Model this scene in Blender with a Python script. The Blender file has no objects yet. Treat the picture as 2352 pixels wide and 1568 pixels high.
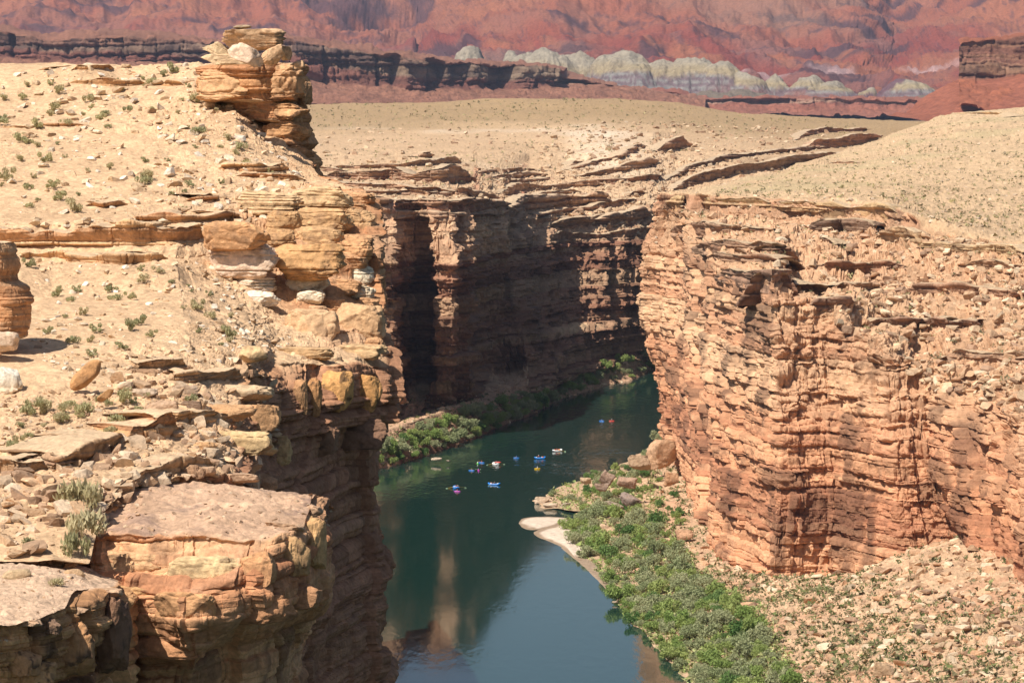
import bpy, bmesh, math, random
import numpy as np
from mathutils import Vector, Matrix

# ---------------------------------------------------------------- camera, world, sun, exposure
F = 7000.0; W0, H0 = 2352.0, 1568.0; HORIZON = 255.0; CAMZ = 142.0
PITCH = math.atan((H0/2-HORIZON)/F)
S = bpy.context.scene
C = S.collection
cam_d = bpy.data.cameras.new('camera'); cam = bpy.data.objects.new('camera', cam_d); C.objects.link(cam)
cam.location = (0, 0, CAMZ); cam.rotation_euler = (math.pi/2-PITCH, 0, 0)
cam_d.sensor_width = 36.0; cam_d.lens = 36.0*F/W0; cam_d.clip_start = 1.0; cam_d.clip_end = 60000.0
S.camera = cam

SUN_EL, SUN_AZ = math.radians(55), math.radians(45)      # from the left, a little behind the camera
to_sun = Vector((-math.cos(SUN_EL)*math.cos(SUN_AZ), -math.cos(SUN_EL)*math.sin(SUN_AZ), math.sin(SUN_EL)))
w = bpy.data.worlds.new('World'); S.world = w; w.use_nodes = True
nt = w.node_tree; bg = nt.nodes['Background']
sky = nt.nodes.new('ShaderNodeTexSky'); sky.sky_type = 'NISHITA'; sky.sun_disc = False
sky.sun_elevation = SUN_EL
sky.sun_rotation = math.atan2(to_sun.x, to_sun.y)
sky.altitude = 1000; sky.dust_density = 3.0; sky.air_density = 1.2
nt.links.new(sky.outputs['Color'], bg.inputs['Color']); bg.inputs['Strength'].default_value = 0.07
sd = bpy.data.lights.new('sun', 'SUN'); sd.energy = 5.0; sd.angle = math.radians(0.5); sd.color = (1.0, 0.94, 0.86)
so = bpy.data.objects.new('sun', sd); C.objects.link(so); so.location = (-200, -100, 400)
so.rotation_euler = to_sun.to_track_quat('Z', 'Y').to_euler()
S.view_settings.view_transform = 'Standard'; S.view_settings.look = 'None'
S.view_settings.exposure = 0.34; S.view_settings.gamma = 1.0
S.cycles.max_bounces = 6; S.cycles.diffuse_bounces = 3; S.cycles.volume_bounces = 0
S.cycles.use_denoising = True

# ---------------------------------------------------------------- picture point -> place
cp, sp = math.cos(PITCH), math.sin(PITCH)
def P(px, py, d=None, z=None):
    a = (px-W0/2)/F; b = -(py-H0/2)/F
    fy = cp+b*sp; fz = -sp+b*cp
    if d is None: d = (z-CAMZ)/(fz/fy)
    return (a/fy*d, d, CAMZ+fz/fy*d)
def proj(Q):
    Q = np.asarray(Q); x = Q[..., 0]; y = Q[..., 1]; z = Q[..., 2]-CAMZ
    dep = y*cp-z*sp; up = y*sp+z*cp
    return W0/2+F*x/dep, H0/2-F*up/dep

# ---------------------------------------------------------------- tags
def tag(o, label=None, cat=None, group=None, kind=None):
    if label: o['label'] = label
    if cat: o['category'] = cat
    if group: o['group'] = group
    if kind: o['kind'] = kind
    return o
def empty(name, loc, rz=0.0):
    o = bpy.data.objects.new(name, None); C.objects.link(o); o.location = loc; o.rotation_euler = (0, 0, rz)
    o.empty_display_size = 0.5
    return o
def copy_tree(o, parent=None):
    c = o.copy(); C.objects.link(c); c.parent = parent
    for ch in [k for k in bpy.data.objects if k.parent == o]: copy_tree(ch, c)
    return c

# ---------------------------------------------------------------- noise
def hsh(i, j=0, k=0, s=0):
    with np.errstate(over='ignore'):
        h = (np.asarray(i).astype(np.int64)*73856093) ^ (np.asarray(j).astype(np.int64)*19349663) ^ (np.asarray(k).astype(np.int64)*83492791) ^ (int(s)*2654435761)
        h = h & 0xffffffff
        h = ((h >> 16) ^ h)*0x45d9f3b & 0xffffffff
        h = ((h >> 16) ^ h)*0x45d9f3b & 0xffffffff
        h = (h >> 16) ^ h
    return (h & 0xffffff)/float(0x1000000)
def vnoise(x, y, z, s=0):
    xi, yi, zi = np.floor(x), np.floor(y), np.floor(z)
    fx, fy, fz = x-xi, y-yi, z-zi
    fx = fx*fx*(3-2*fx); fy = fy*fy*(3-2*fy); fz = fz*fz*(3-2*fz)
    r = 0
    for dx in (0, 1):
        wx = fx if dx else 1-fx
        for dy in (0, 1):
            wy = fy if dy else 1-fy
            for dz in (0, 1):
                wz = fz if dz else 1-fz
                r = r+wx*wy*wz*hsh(xi+dx, yi+dy, zi+dz, s)
    return r*2-1
def fbm(p, sc, octv=4, s=0, gain=0.5, aniso=(1, 1, 1)):
    r = 0; a = 1.0; t = 0; f = 1.0/sc
    for o in range(octv):
        r = r+a*vnoise(p[..., 0]*f*aniso[0]+o*7.3, p[..., 1]*f*aniso[1]+o*3.1, p[..., 2]*f*aniso[2]+o*5.7, s+o)
        t += a; a *= gain; f *= 2.03
    return r/t
def ridged(p, sc, octv=4, s=0, aniso=(1, 1, 1)):
    r = 0; a = 1.0; t = 0; f = 1.0/sc
    for o in range(octv):
        v = vnoise(p[..., 0]*f*aniso[0]+o*7.3, p[..., 1]*f*aniso[1]+o*3.1, p[..., 2]*f*aniso[2]+o*5.7, s+o)
        r = r+a*(1-np.abs(v)*2); t += a; a *= 0.5; f *= 2.07
    return r/t
def sstep(x, a=0.0, b=1.0):
    t = np.clip((x-a)/(b-a), 0, 1); return t*t*(3-2*t)
_bounds = {}
def strata(t, hm, seed):
    key = (round(hm, 3), seed)
    if key not in _bounds:
        rs = np.random.RandomState(seed*31+7)
        th = hm*np.exp(rs.normal(0, 0.55, int(1400/hm)+20)); _bounds[key] = -200+np.cumsum(th)
    B = _bounds[key]
    i = np.clip(np.searchsorted(B, t), 1, len(B)-1)
    lo, hi = B[i-1], B[i]
    return i, t-lo, hi-t, hi-lo
def rubble(Pn, cell, seed, mask=None):
    """broken stones: tilted facets of a cell pattern. returns height, joint, hash"""
    shp = Pn.shape[:-1]; val = np.zeros(shp); edge = np.ones(shp); hs = np.full(shp, 0.5)
    m = np.ones(shp, bool) if mask is None else mask > 0.03
    if not m.any(): return val, edge, hs
    q = Pn[m]/cell; b = np.floor(q); f1 = np.full(len(q), 9.0); f2 = f1.copy(); bi = np.zeros_like(q); off = np.zeros_like(q)
    for dx in (-1, 0, 1):
        for dy in (-1, 0, 1):
            for dz in (-1, 0, 1):
                c = b+np.array((dx, dy, dz))
                h = hsh(c[:, 0], c[:, 1], c[:, 2], seed); h2 = (h*977.13) % 1.0; h3 = (h*7919.71) % 1.0
                v = q-c-np.stack([h, h2, h3], -1)*0.9
                d = np.sqrt((v*v).sum(-1)); lt = d < f1
                f2 = np.where(lt, f1, np.minimum(f2, d)); f1 = np.where(lt, d, f1)
                bi[lt] = c[lt]; off[lt] = v[lt]
    g = np.stack([hsh(bi[:, 0], bi[:, 1], bi[:, 2], seed+k) for k in (1, 2, 3)], -1)*2-1
    h = hsh(bi[:, 0], bi[:, 1], bi[:, 2], seed+4)
    e = sstep((f2-f1)/0.22)
    val[m] = ((h-0.4)*0.9+(off*g).sum(-1)*0.9)*e-0.25*(1-e); edge[m] = e; hs[m] = h
    return val, edge, hs
def blocks(s, t, hm, wm, seed, rnd=0.25, lw=0.5):
    """bedded rock: returns protrusion 0..1, joint 0 (in the joint)..1, layer index, block hash"""
    i, dl, du, th = strata(t, hm, seed)
    wl = wm*(0.45+1.5*hsh(i, 3, 0, seed))
    q = s/wl+hsh(i, 5, 1, seed)*17
    q = q+0.32*(hsh(np.floor(q), i, 9, seed)-0.5)
    j = np.floor(q); fr = q-j
    dv = np.minimum(fr, 1-fr)*wl
    r = hsh(i, j, 2, seed); lay = hsh(i, 8, 4, seed)
    rr = rnd*hm
    a_ = np.clip(np.minimum(dl, du)/np.minimum(rr, 0.5*th), 0, 1); b_2 = np.clip(dv/(rr*0.9), 0, 1)
    e = np.sqrt(1-(1-a_)**2)*np.sqrt(1-(1-b_2)**2)
    return lw*lay+(1-lw)*r, e, i, r

# ---------------------------------------------------------------- lofts
def loft(rails, step=2.6, smooth=0, dmin=2, rowcap=400, zones=None):
    """rails: rows (top to bottom) of control points, each (x,y,z); densified by its size in the picture"""
    G = np.array(rails, float)
    if zones is not None:
        zz_ = np.array(zones, float); zz_ = np.broadcast_to(zz_[:, None] if zz_.ndim == 1 else zz_, G.shape[:2])
        G = np.concatenate([G, zz_[..., None]], -1)
    px, py = proj(G[..., :3])
    R, K = G.shape[:2]
    def inter(arr, axis, n):
        a = np.moveaxis(arr, axis, 0); out = []
        for q in range(a.shape[0]-1):
            f = np.arange(n[q])/n[q]
            f = f.reshape(-1, *([1]*(a.ndim-1)))
            out.append(a[q]*(1-f)+a[q+1]*f)
        out.append(a[-1:]); return np.moveaxis(np.concatenate(out), 0, axis)
    dist_c = np.hypot(np.diff(px, axis=1), np.diff(py, axis=1)); dist_r = np.hypot(np.diff(px, axis=0), np.diff(py, axis=0))
    nc = [int(np.clip(math.ceil(np.percentile(dist_c[:, q], 80)/step), dmin, 600)) for q in range(K-1)]
    nr = [int(np.clip(math.ceil(np.percentile(dist_r[q], 80)/step), dmin, rowcap)) for q in range(R-1)]
    wl_ = np.linalg.norm(np.diff(G[..., :3], axis=1), axis=-1)*F/np.maximum(G[:, :-1, 1], 1)
    for q in range(K-1):
        nc[q] = max(nc[q], min(int(np.percentile(wl_[:, q], 50)/(step*4)), 90))
        a_ = px[:, q:q+2]
        if (a_ < -60).all() or (a_ > W0+60).all(): nc[q] = min(nc[q], 14)
    for q in range(R-1):
        a_ = py[q:q+2]
        if (a_ < -60).all() or (a_ > H0+90).all(): nr[q] = min(nr[q], 24)
    G = inter(inter(G, 1, nc), 0, nr)
    for _ in range(smooth):
        H = G.copy()
        H[1:-1] = 0.25*G[:-2]+0.5*G[1:-1]+0.25*G[2:]; G = H.copy()
        H[:, 1:-1] = 0.25*G[:, :-2]+0.5*G[:, 1:-1]+0.25*G[:, 2:]; G = H
    if zones is not None: return G[..., :3].copy(), G[..., 3].copy()
    return G
def normals(G):
    dr = np.gradient(G, axis=0); dc = np.gradient(G, axis=1)
    n = np.cross(dr, dc); l = np.linalg.norm(n, axis=-1, keepdims=True)
    return n/np.maximum(l, 1e-9)
def smooth_arr(A, k):
    for _ in range(k):
        B = A.copy(); B[1:-1] = 0.25*A[:-2]+0.5*A[1:-1]+0.25*A[2:]; A = B.copy()
        B[:, 1:-1] = 0.25*A[:, :-2]+0.5*A[:, 1:-1]+0.25*A[:, 2:]; A = B
    return A
def arc(G):
    m = G.mean(axis=0); d = np.hypot(*np.diff(m[:, :2], axis=0).T)
    s = np.concatenate([[0], np.cumsum(d)])
    return np.broadcast_to(s, G.shape[:2])
def rockify(G, seed, scales, flute=None, rough=0.0, roughsc=1.0, dip=(0.0, 0.0), terr=None, kmask=None, groove=0.35, wob=1.0, nsm=6, zone=None, rub=None, rubmask=None, rnd=0.3, lw=0.5):
    """scales: list of (amp, layer height, block width). Displaces a loft like bedded, jointed rock."""
    N = smooth_arr(normals(G), nsm); N /= np.maximum(np.linalg.norm(N, axis=-1, keepdims=True), 1e-9)
    steep = np.hypot(N[..., 0], N[..., 1])
    Nh = N.copy(); Nh[..., 2] = 0; Nh /= np.maximum(steep[..., None], 0.15)
    s = arc(G)
    P0 = G.copy()
    wv = fbm(P0, scales[0][1]*9, 3, seed+5)*scales[0][1]*0.5*wob
    t = P0[..., 2]+dip[0]*P0[..., 0]+dip[1]*P0[..., 1]+wv
    sw = s+fbm(P0, scales[0][1]*5, 3, seed+6)*scales[0][1]*0.5*min(wob+.3, 1)
    if terr is not None:                       # terraces on the gentler slopes
        hm, k = terr
        i, dl, du, th = strata(t, hm, seed+11)
        f = dl/th
        g = sstep(f, 0.3, 0.75)
        loc = k*sstep(fbm(P0, hm*14, 3, seed+12), -0.25, 0.3)*(1-sstep(steep, 0.75, 0.95))
        G = G.copy(); G[..., 2] += (g-f)*th*loc
    k = sstep(steep, 0.35, 0.8)
    if zone is not None: k = np.maximum(k, zone)
    if kmask is not None: k = k*kmask
    D = 0; info = None
    for q, (amp, hm, wm) in enumerate(scales):
        v, e, i, r = blocks(sw, t, hm, wm, seed+q*13, rnd, lw)
        D = D+amp*((v-0.5)*1.6*(0.35+0.65*e))-amp*groove*(1-e)
        if info is None: info = (i, r, e)
        else: info2 = (i, r, e)
    if flute is not None:                      # vertical joints and buttresses through many beds
        for amp, wd in flute:
            q = sw/wd+0.2*fbm(P0, wd*1.5, 2, seed+21); j = np.floor(q); fr = q-j
            e = sstep(np.minimum(fr, 1-fr)*wd/(wd*0.12))
            D = D+amp*(hsh(j, 1, 1, seed+22)-0.5)*1.6-amp*0.12*(1-e)
    G = G+Nh*(D*k)[..., None]
    if rough:
        G = G+N*(rough*fbm(P0, roughsc, 4, seed+30, 0.55))[..., None]
    if len(scales) == 1: info2 = info
    hsr = np.full(steep.shape, 0.5)
    if rub:
        rm_ = rubmask if rubmask is not None else (1-sstep(steep, 0.4, 0.8))
        for amp, cell in rub:
            v, e, h = rubble(P0, cell, seed+60+int(cell*10), rm_)
            G = G+N*(v*amp*rm_)[..., None]; hsr = 0.5*hsr+0.5*np.where(rm_ > 0.03, h, 0.5)
    return G, dict(t=t, s=sw, steep=steep, k=k, i=info[0], r=info[1], i2=info2[0], r2=info2[1], P=P0, N=N, hr=hsr)
def pal(idx, palette, seed=0):
    pa = np.array(palette, float); n = len(pa)
    h = hsh(idx, 77, 3, seed)*n
    return pa[np.clip(h.astype(int), 0, n-1)]
def mix(a, b, f): return a*(1-f[..., None])+b*f[..., None]
def rockcol(I, palette, seed, varn=(0.12, 0.075, 0.055), vamt=0.5, soil=None, vsc=6.0, bright=1.0, soilk=(0.45, 0.75)):
    c = 0.6*pal(I['i'], palette, seed)+0.4*pal(I['i2'], palette, seed+1)
    c = c*(0.86+0.28*I['r2'])[..., None]
    Pn = I['P']
    n1 = fbm(Pn, vsc*2.5, 4, seed+40)
    c = c*(1+0.22*n1)[..., None]
    st = fbm(Pn, vsc, 4, seed+41, 0.55, (1, 1, 0.35))
    bl = (I['r'] > 0.72)*0.3
    v = sstep(st+bl-0.12, 0.0, 0.35)*vamt*sstep(I['steep'], 0.5, 0.85)
    c = mix(c, np.array(varn), v)
    if soil is not None:
        up = 1-sstep(I['steep'], *soilk)
        so_ = np.array(soil)*(1+0.14*fbm(Pn, vsc*3, 4, seed+42)+(0.5*(I['hr']-0.5) if 'hr' in I else 0))[..., None]
        c = mix(c, so_, up*0.92)
    return np.clip(c*bright, 0.01, 0.95)

# ---------------------------------------------------------------- mesh building
LAND = {}
def mesh_np(name, V, Fq, mat, col=None, smooth=False, parent=None):
    me = bpy.data.meshes.new(name)
    V = np.asarray(V, np.float32).reshape(-1, 3); Fq = np.asarray(Fq, np.int32); k = Fq.shape[1]
    me.vertices.add(len(V)); me.vertices.foreach_set('co', V.ravel())
    me.loops.add(Fq.size); me.loops.foreach_set('vertex_index', Fq.ravel())
    me.polygons.add(len(Fq)); me.polygons.foreach_set('loop_start', np.arange(0, Fq.size, k, dtype=np.int32))
    me.polygons.foreach_set('use_smooth', np.full(len(Fq), smooth))
    if col is not None:
        at = me.color_attributes.new('Col', 'FLOAT_COLOR', 'POINT')
        cc = np.ones((len(V), 4), np.float32); cc[:, :3] = np.clip(np.asarray(col).reshape(-1, 3), 0.005, 0.95)**1.2*1.1
        at.data.foreach_set('color', cc.ravel())
    me.update(calc_edges=True)
    o = bpy.data.objects.new(name, me); C.objects.link(o)
    if mat: me.materials.append(mat)
    if parent: o.parent = parent
    return o
def grid_faces(R, K, closed=False):
    i = np.arange(R*K).reshape(R, K)
    if closed: i = np.concatenate([i, i[:, :1]], axis=1)
    return np.stack([i[:-1, :-1], i[1:, :-1], i[1:, 1:], i[:-1, 1:]], -1).reshape(-1, 4)
def grid_mesh(name, G, mat, col, smooth=True, closed=False):
    return mesh_np(name, G, grid_faces(*G.shape[:2], closed), mat, col, smooth)
def register(key, G, I=None):
    N = normals(G); x, y = proj(G)
    ar = np.abs(np.gradient(x, axis=0)*np.gradient(y, axis=1)-np.gradient(x, axis=1)*np.gradient(y, axis=0)).ravel()
    LAND[key] = dict(V=G.reshape(-1, 3), N=N.reshape(-1, 3), x=x.ravel(), y=y.ravel(), a=np.clip(ar, 0, np.percentile(ar, 98))+1e-9)
def pick(key, px, py, tol=4.0):
    best = None
    for kk in (key if isinstance(key, (list, tuple)) else [key]):
        L = LAND[kk]; d = np.hypot(L['x']-px, L['y']-py)
        m = np.where(d < tol)[0]
        if len(m) == 0:
            q = int(np.argmin(d)); sc = L['V'][q][1]+1e4*d[q]
        else:
            q = int(m[np.argmin(L['V'][m, 1])]); sc = L['V'][q][1]
        if best is None or sc < best[0]: best = (sc, L['V'][q], L['N'][q])
    return Vector(best[1].tolist()), Vector(best[2].tolist())

# ---------------------------------------------------------------- materials
def nodes(name):
    m = bpy.data.materials.new(name); m.use_nodes = True; t = m.node_tree
    b = t.nodes['Principled BSDF']; return m, t, b
def rock_mat(name, bumpd=0.15, sc=1.0, rough=0.95, dust=None, speck=0.25, attr=True, base=(0.4, 0.25, 0.15)):
    m, t, b = nodes(name); L = t.links.new
    tc = t.nodes.new('ShaderNodeTexCoord')
    if attr:
        a = t.nodes.new('ShaderNodeAttribute'); a.attribute_name = 'Col'; src = a.outputs['Color']
    else:
        oi = t.nodes.new('ShaderNodeObjectInfo'); rp = t.nodes.new('ShaderNodeMapRange')
        rp.inputs['To Min'].default_value = 0.72; rp.inputs['To Max'].default_value = 1.2; L(oi.outputs['Random'], rp.inputs['Value'])
        mm = t.nodes.new('ShaderNodeMix'); mm.data_type = 'RGBA'; mm.blend_type = 'MULTIPLY'; mm.inputs['Factor'].default_value = 1
        mm.inputs['A'].default_value = (*base, 1); L(rp.outputs['Result'], mm.inputs['B']); src = mm.outputs['Result']
    n = t.nodes.new('ShaderNodeTexNoise'); n.inputs['Scale'].default_value = 1.3/sc; n.inputs['Detail'].default_value = 8; n.inputs['Roughness'].default_value = 0.65
    L(tc.outputs['Object'], n.inputs['Vector'])
    mr = t.nodes.new('ShaderNodeMapRange'); mr.inputs['From Min'].default_value = 0.3; mr.inputs['From Max'].default_value = 0.7
    mr.inputs['To Min'].default_value = 1-speck; mr.inputs['To Max'].default_value = 1+speck; L(n.outputs['Fac'], mr.inputs['Value'])
    mx = t.nodes.new('ShaderNodeMix'); mx.data_type = 'RGBA'; mx.blend_type = 'MULTIPLY'; mx.inputs['Factor'].default_value = 1
    L(src, mx.inputs['A']); L(mr.outputs['Result'], mx.inputs['B'])
    out = mx.outputs['Result']
    if dust:
        g = t.nodes.new('ShaderNodeNewGeometry'); sx = t.nodes.new('ShaderNodeSeparateXYZ'); L(g.outputs['Normal'], sx.inputs[0])
        dr = t.nodes.new('ShaderNodeMapRange'); dr.inputs['From Min'].default_value = 0.72; dr.inputs['From Max'].default_value = 0.92; L(sx.outputs['Z'], dr.inputs['Value'])
        dm = t.nodes.new('ShaderNodeMath'); dm.operation = 'MULTIPLY'; L(dr.outputs['Result'], dm.inputs[0]); dm.inputs[1].default_value = 0.75
        d2 = t.nodes.new('ShaderNodeMix'); d2.data_type = 'RGBA'; d2.inputs['B'].default_value = (*dust, 1)
        L(dm.outputs[0], d2.inputs['Factor']); L(out, d2.inputs['A']); out = d2.outputs['Result']
    L(out, b.inputs['Base Color'])
    b.inputs['Roughness'].default_value = rough; b.inputs['Specular IOR Level'].default_value = 0.2
    vo = t.nodes.new('ShaderNodeTexNoise'); vo.inputs['Scale'].default_value = 0.8/sc; vo.inputs['Detail'].default_value = 12; vo.inputs['Roughness'].default_value = 0.7
    L(tc.outputs['Object'], vo.inputs['Vector'])
    bp = t.nodes.new('ShaderNodeBump'); bp.inputs['Strength'].default_value = 0.9; bp.inputs['Distance'].default_value = bumpd*sc*4
    L(vo.outputs['Fac'], bp.inputs['Height']); L(bp.outputs['Normal'], b.inputs['Normal'])
    return m
def plain(name, col, rough=0.5, var=0.0):
    m, t, b = nodes(name); b.inputs['Roughness'].default_value = rough
    n = t.nodes.new('ShaderNodeTexNoise'); n.inputs['Scale'].default_value = 6; n.inputs['Detail'].default_value = 4
    r = t.nodes.new('ShaderNodeMapRange'); r.inputs['To Min'].default_value = 0.88; r.inputs['To Max'].default_value = 1.1
    t.links.new(n.outputs['Fac'], r.inputs['Value'])
    x = t.nodes.new('ShaderNodeMix'); x.data_type = 'RGBA'; x.blend_type = 'MULTIPLY'; x.inputs['Factor'].default_value = 1; x.inputs['A'].default_value = (*col, 1)
    t.links.new(r.outputs['Result'], x.inputs['B']); t.links.new(x.outputs['Result'], b.inputs['Base Color'])
    return m
M_near = rock_mat('near_sandstone', 0.12, 0.35, speck=0.3)
M_mid = rock_mat('canyon_rock', 0.16, 2.0, speck=0.24)
M_far = rock_mat('distant_rock', 0.3, 14.0, speck=0.3)

# ================================================================ THE LAND
# ---- river
m_w, t_, b_ = nodes('river_water'); L_ = t_.links.new
b_.inputs['Base Color'].default_value = (0.010, 0.034, 0.026, 1); b_.inputs['Roughness'].default_value = 0.06; b_.inputs['IOR'].default_value = 1.5
tc_ = t_.nodes.new('ShaderNodeTexCoord'); mp_ = t_.nodes.new('ShaderNodeMapping'); mp_.inputs['Scale'].default_value = (0.35, 0.12, 1); mp_.inputs['Rotation'].default_value = (0, 0, 0.25)
L_(tc_.outputs['Object'], mp_.inputs['Vector'])
n1_ = t_.nodes.new('ShaderNodeTexNoise'); n1_.inputs['Scale'].default_value = 1.0; n1_.inputs['Detail'].default_value = 6; L_(mp_.outputs['Vector'], n1_.inputs['Vector'])
n2_ = t_.nodes.new('ShaderNodeTexNoise'); n2_.inputs['Scale'].default_value = 0.02; n2_.inputs['Detail'].default_value = 4; L_(tc_.outputs['Object'], n2_.inputs['Vector'])
r2_ = t_.nodes.new('ShaderNodeMapRange'); r2_.inputs['From Min'].default_value = 0.42; r2_.inputs['From Max'].default_value = 0.66; r2_.inputs['To Min'].default_value = 0.15; r2_.inputs['To Max'].default_value = 1.0
L_(n2_.outputs['Fac'], r2_.inputs['Value'])
# rougher, faster water upstream of the spit
sx_ = t_.nodes.new('ShaderNodeSeparateXYZ'); L_(tc_.outputs['Object'], sx_.inputs[0])
ry_ = t_.nodes.new('ShaderNodeMapRange'); ry_.inputs['From Min'].default_value = 1060; ry_.inputs['From Max'].default_value = 1180; ry_.inputs['To Min'].default_value = 0.12; ry_.inputs['To Max'].default_value = 1.0
L_(sx_.outputs['Y'], ry_.inputs['Value'])
mu_ = t_.nodes.new('ShaderNodeMath'); mu_.operation = 'MULTIPLY'; L_(r2_.outputs['Result'], mu_.inputs[0]); L_(ry_.outputs['Result'], mu_.inputs[1])
bp_ = t_.nodes.new('ShaderNodeBump'); bp_.inputs['Distance'].default_value = 0.55; L_(mu_.outputs[0], bp_.inputs['Strength']); L_(n1_.outputs['Fac'], bp_.inputs['Height'])
L_(bp_.outputs['Normal'], b_.inputs['Normal'])
river = mesh_np('river', [(-420, -150, 0), (520, -150, 0), (520, 2300, 0), (-420, 2300, 0)], [(0, 1, 2, 3)], m_w)
tag(river, kind='structure')

# ---- right canyon wall, its rubble slope and the plateau behind it
SOIL = (0.56, 0.415, 0.265)
def row(*pts): return [P(p[0], p[1], d=p[2]) if len(p) == 3 else P(p[0], p[1], z=p[3]) for p in pts]
PR = [
 # px columns: hidden back of the nose, nose edge, then rightwards
 # behind the crest
 row((1640,470,1700),(1600,450,1700),(1640,440,1900),(1780,402,2000),(1870,370,2150),(1940,352,2300),(2100,290,2700),(2200,262,2900),(2352,252,2900),(2600,250,2900)),
 row((1640,450,1560),(1560,446,1420),(1660,440,1560),(1780,396,1700),(1870,366,1900),(1930,352,2100),(2080,296,2400),(2190,258,2500),(2352,246,2500),(2600,240,2500)),
 row((1620,452,1420),(1545,448,1290),(1640,444,1330),(1760,425,1400),(1870,410,1450),(1960,395,1500),(2080,370,1600),(2200,350,1700),(2352,340,1700),(2600,330,1700)),
 # rim
 row((1620,455,1330),(1512,450,1200),(1560,452,1195),(1650,455,1175),(1780,455,1150),(1900,455,1120),(2040,462,1090),(2110,500,1050),(2352,545,1000),(2600,560,960)),
 row((1620,500,1330),(1508,500,1196),(1560,505,1188),(1650,510,1160),(1780,515,1135),(1900,525,1100),(2040,545,1065),(2110,570,1030),(2352,610,980),(2600,630,950)),
 # foot of the rubble slope = head of the wall
 row((1620,590,1330),(1478,590,1190),(1560,590,1165),(1650,600,1015),(1780,640,925),(1900,700,925),(2040,800,902),(2130,850,900),(2352,900,845),(2600,930,820)),
 row((1620,760,1330),(1480,745,1188),(1560,760,1148),(1650,800,992),(1780,830,912),(1900,860,914),(2040,920,890),(2130,960,888),(2352,1000,826),(2600,1030,805)),
 row((1620,860,1330),(1512,850,1186),(1570,870,1128),(1660,920,970),(1790,960,902),(1910,980,905),(2050,1020,880),(2140,1040,880),(2352,1080,812),(2600,1110,795)),
 row((1640,960,1300),(1524,970,1184),(1575,1000,1085),(1670,1070,955),(1790,1150,893),(1920,1170,899),(2060,1180,872),(2160,1150,874),(2352,1200,800),(2600,1250,785)),
 # foot of the wall
 row((1650,1060,1230),(1558,1065,1176),(1582,1175,1056),(1650,1275,950),(1770,1352,888),(1900,1325,893),(2080,1325,866),(2200,1240,868),(2352,1385,788),(2600,1450,760)),
 row((1650,1160,1230),(1558,1165,1180),(1582,1275,1060),(1650,1375,960),(1770,1452,895),(1900,1425,900),(2080,1425,872),(2200,1340,875),(2352,1485,796),(2600,1550,770)),
]
G, Z = loft(PR, 2.3, smooth=3, zones=[0,0,0,0.15,1,1,1,1,1,1,1])
x_, y_ = proj(G)
G[..., 0] += 0; 
kr = np.ones(G.shape[:2])
G, I = rockify(G, 3, [(2.6, 6.5, 13), (1.7, 2.4, 6.0), (0.6, 0.9, 2.6)], flute=[(4.0, 28), (2.4, 10)], wob=0.12, rnd=0.18, lw=0.35, rough=0.7, roughsc=7, terr=(6.0, 0.9), dip=(0.02, -0.01), zone=Z*0.95, kmask=sstep(Z, 0.05, 0.5),
               rub=[(2.4, 8.0), (1.3, 3.6), (0.6, 1.8)], rubmask=np.clip(0.3*Z+0.6*Z*(1-sstep(smooth_arr(normals(G), 6)[..., 2], 0.55, 0.25))*1.3, 0, 1)+0.06*(1-Z))
I['steep'] = np.maximum(I['steep'], Z*0.66)
PALR = [(0.60,0.38,0.235),(0.52,0.31,0.19),(0.68,0.46,0.29),(0.60,0.36,0.22),(0.44,0.255,0.16),(0.70,0.51,0.33),(0.55,0.325,0.20)]
cR = rockcol(I, PALR, 3, vamt=0.6, soil=SOIL, vsc=9)
# bedding reddens downwards
cR = mix(cR, np.array((0.58, 0.39, 0.25))*(0.75+0.5*I['hr'])[..., None], Z*(1-sstep(I['N'][..., 2], 0.6, 0.3))*0.8)
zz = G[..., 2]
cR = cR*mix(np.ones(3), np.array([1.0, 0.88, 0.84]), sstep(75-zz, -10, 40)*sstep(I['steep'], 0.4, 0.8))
# green tint of grass on the plateau
gr = sstep(fbm(I['P'], 60, 4, 91), 0.0, 0.5)*(1-sstep(I['steep'], 0.3, 0.5))*sstep(G[..., 1], 1180, 1300)
cR = mix(cR, np.array((0.44, 0.38, 0.22)), gr*0.45)
o = grid_mesh('right_canyon_wall', G, M_mid, cR, smooth=False); tag(o, kind='structure'); register('right', G)

# ---- talus on the right bank down to the river
TB = [(1540,985,1,1),(1552,1040,1,2),(1570,1110,1,3),(1584,1160,1,3),(1592,1180,1,3),(1605,1210,1,3),(1622,1235,1,3),(1650,1270,1,3.3),(1700,1310,1,3.5),(1770,1345,1,4),(1850,1330,1,5),(1930,1318,1,7),(2080,1312,1,11),(2150,1250,1,18),(2207,1232,1,21),(2280,1222,1,23),(2330,1330,1,19),(2420,1380,1,17),(2600,1440,1,16)]
SH = [(1528,983),(1480,1035),(1390,1085),(1300,1112),(1224,1150),(1250,1166),(1328,1172),(1325,1190),(1296,1215),(1312,1250),(1365,1300),(1410,1360),(1450,1430),(1510,1490),(1590,1568),(1680,1660),(1800,1780),(1950,1950),(2200,2200)]
def lerp3(a, b, f): return tuple(a[q]*(1-f)+b[q]*f for q in range(3))
r0, r1, r2, r3, r4, r5 = [], [], [], [], [], []
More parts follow.
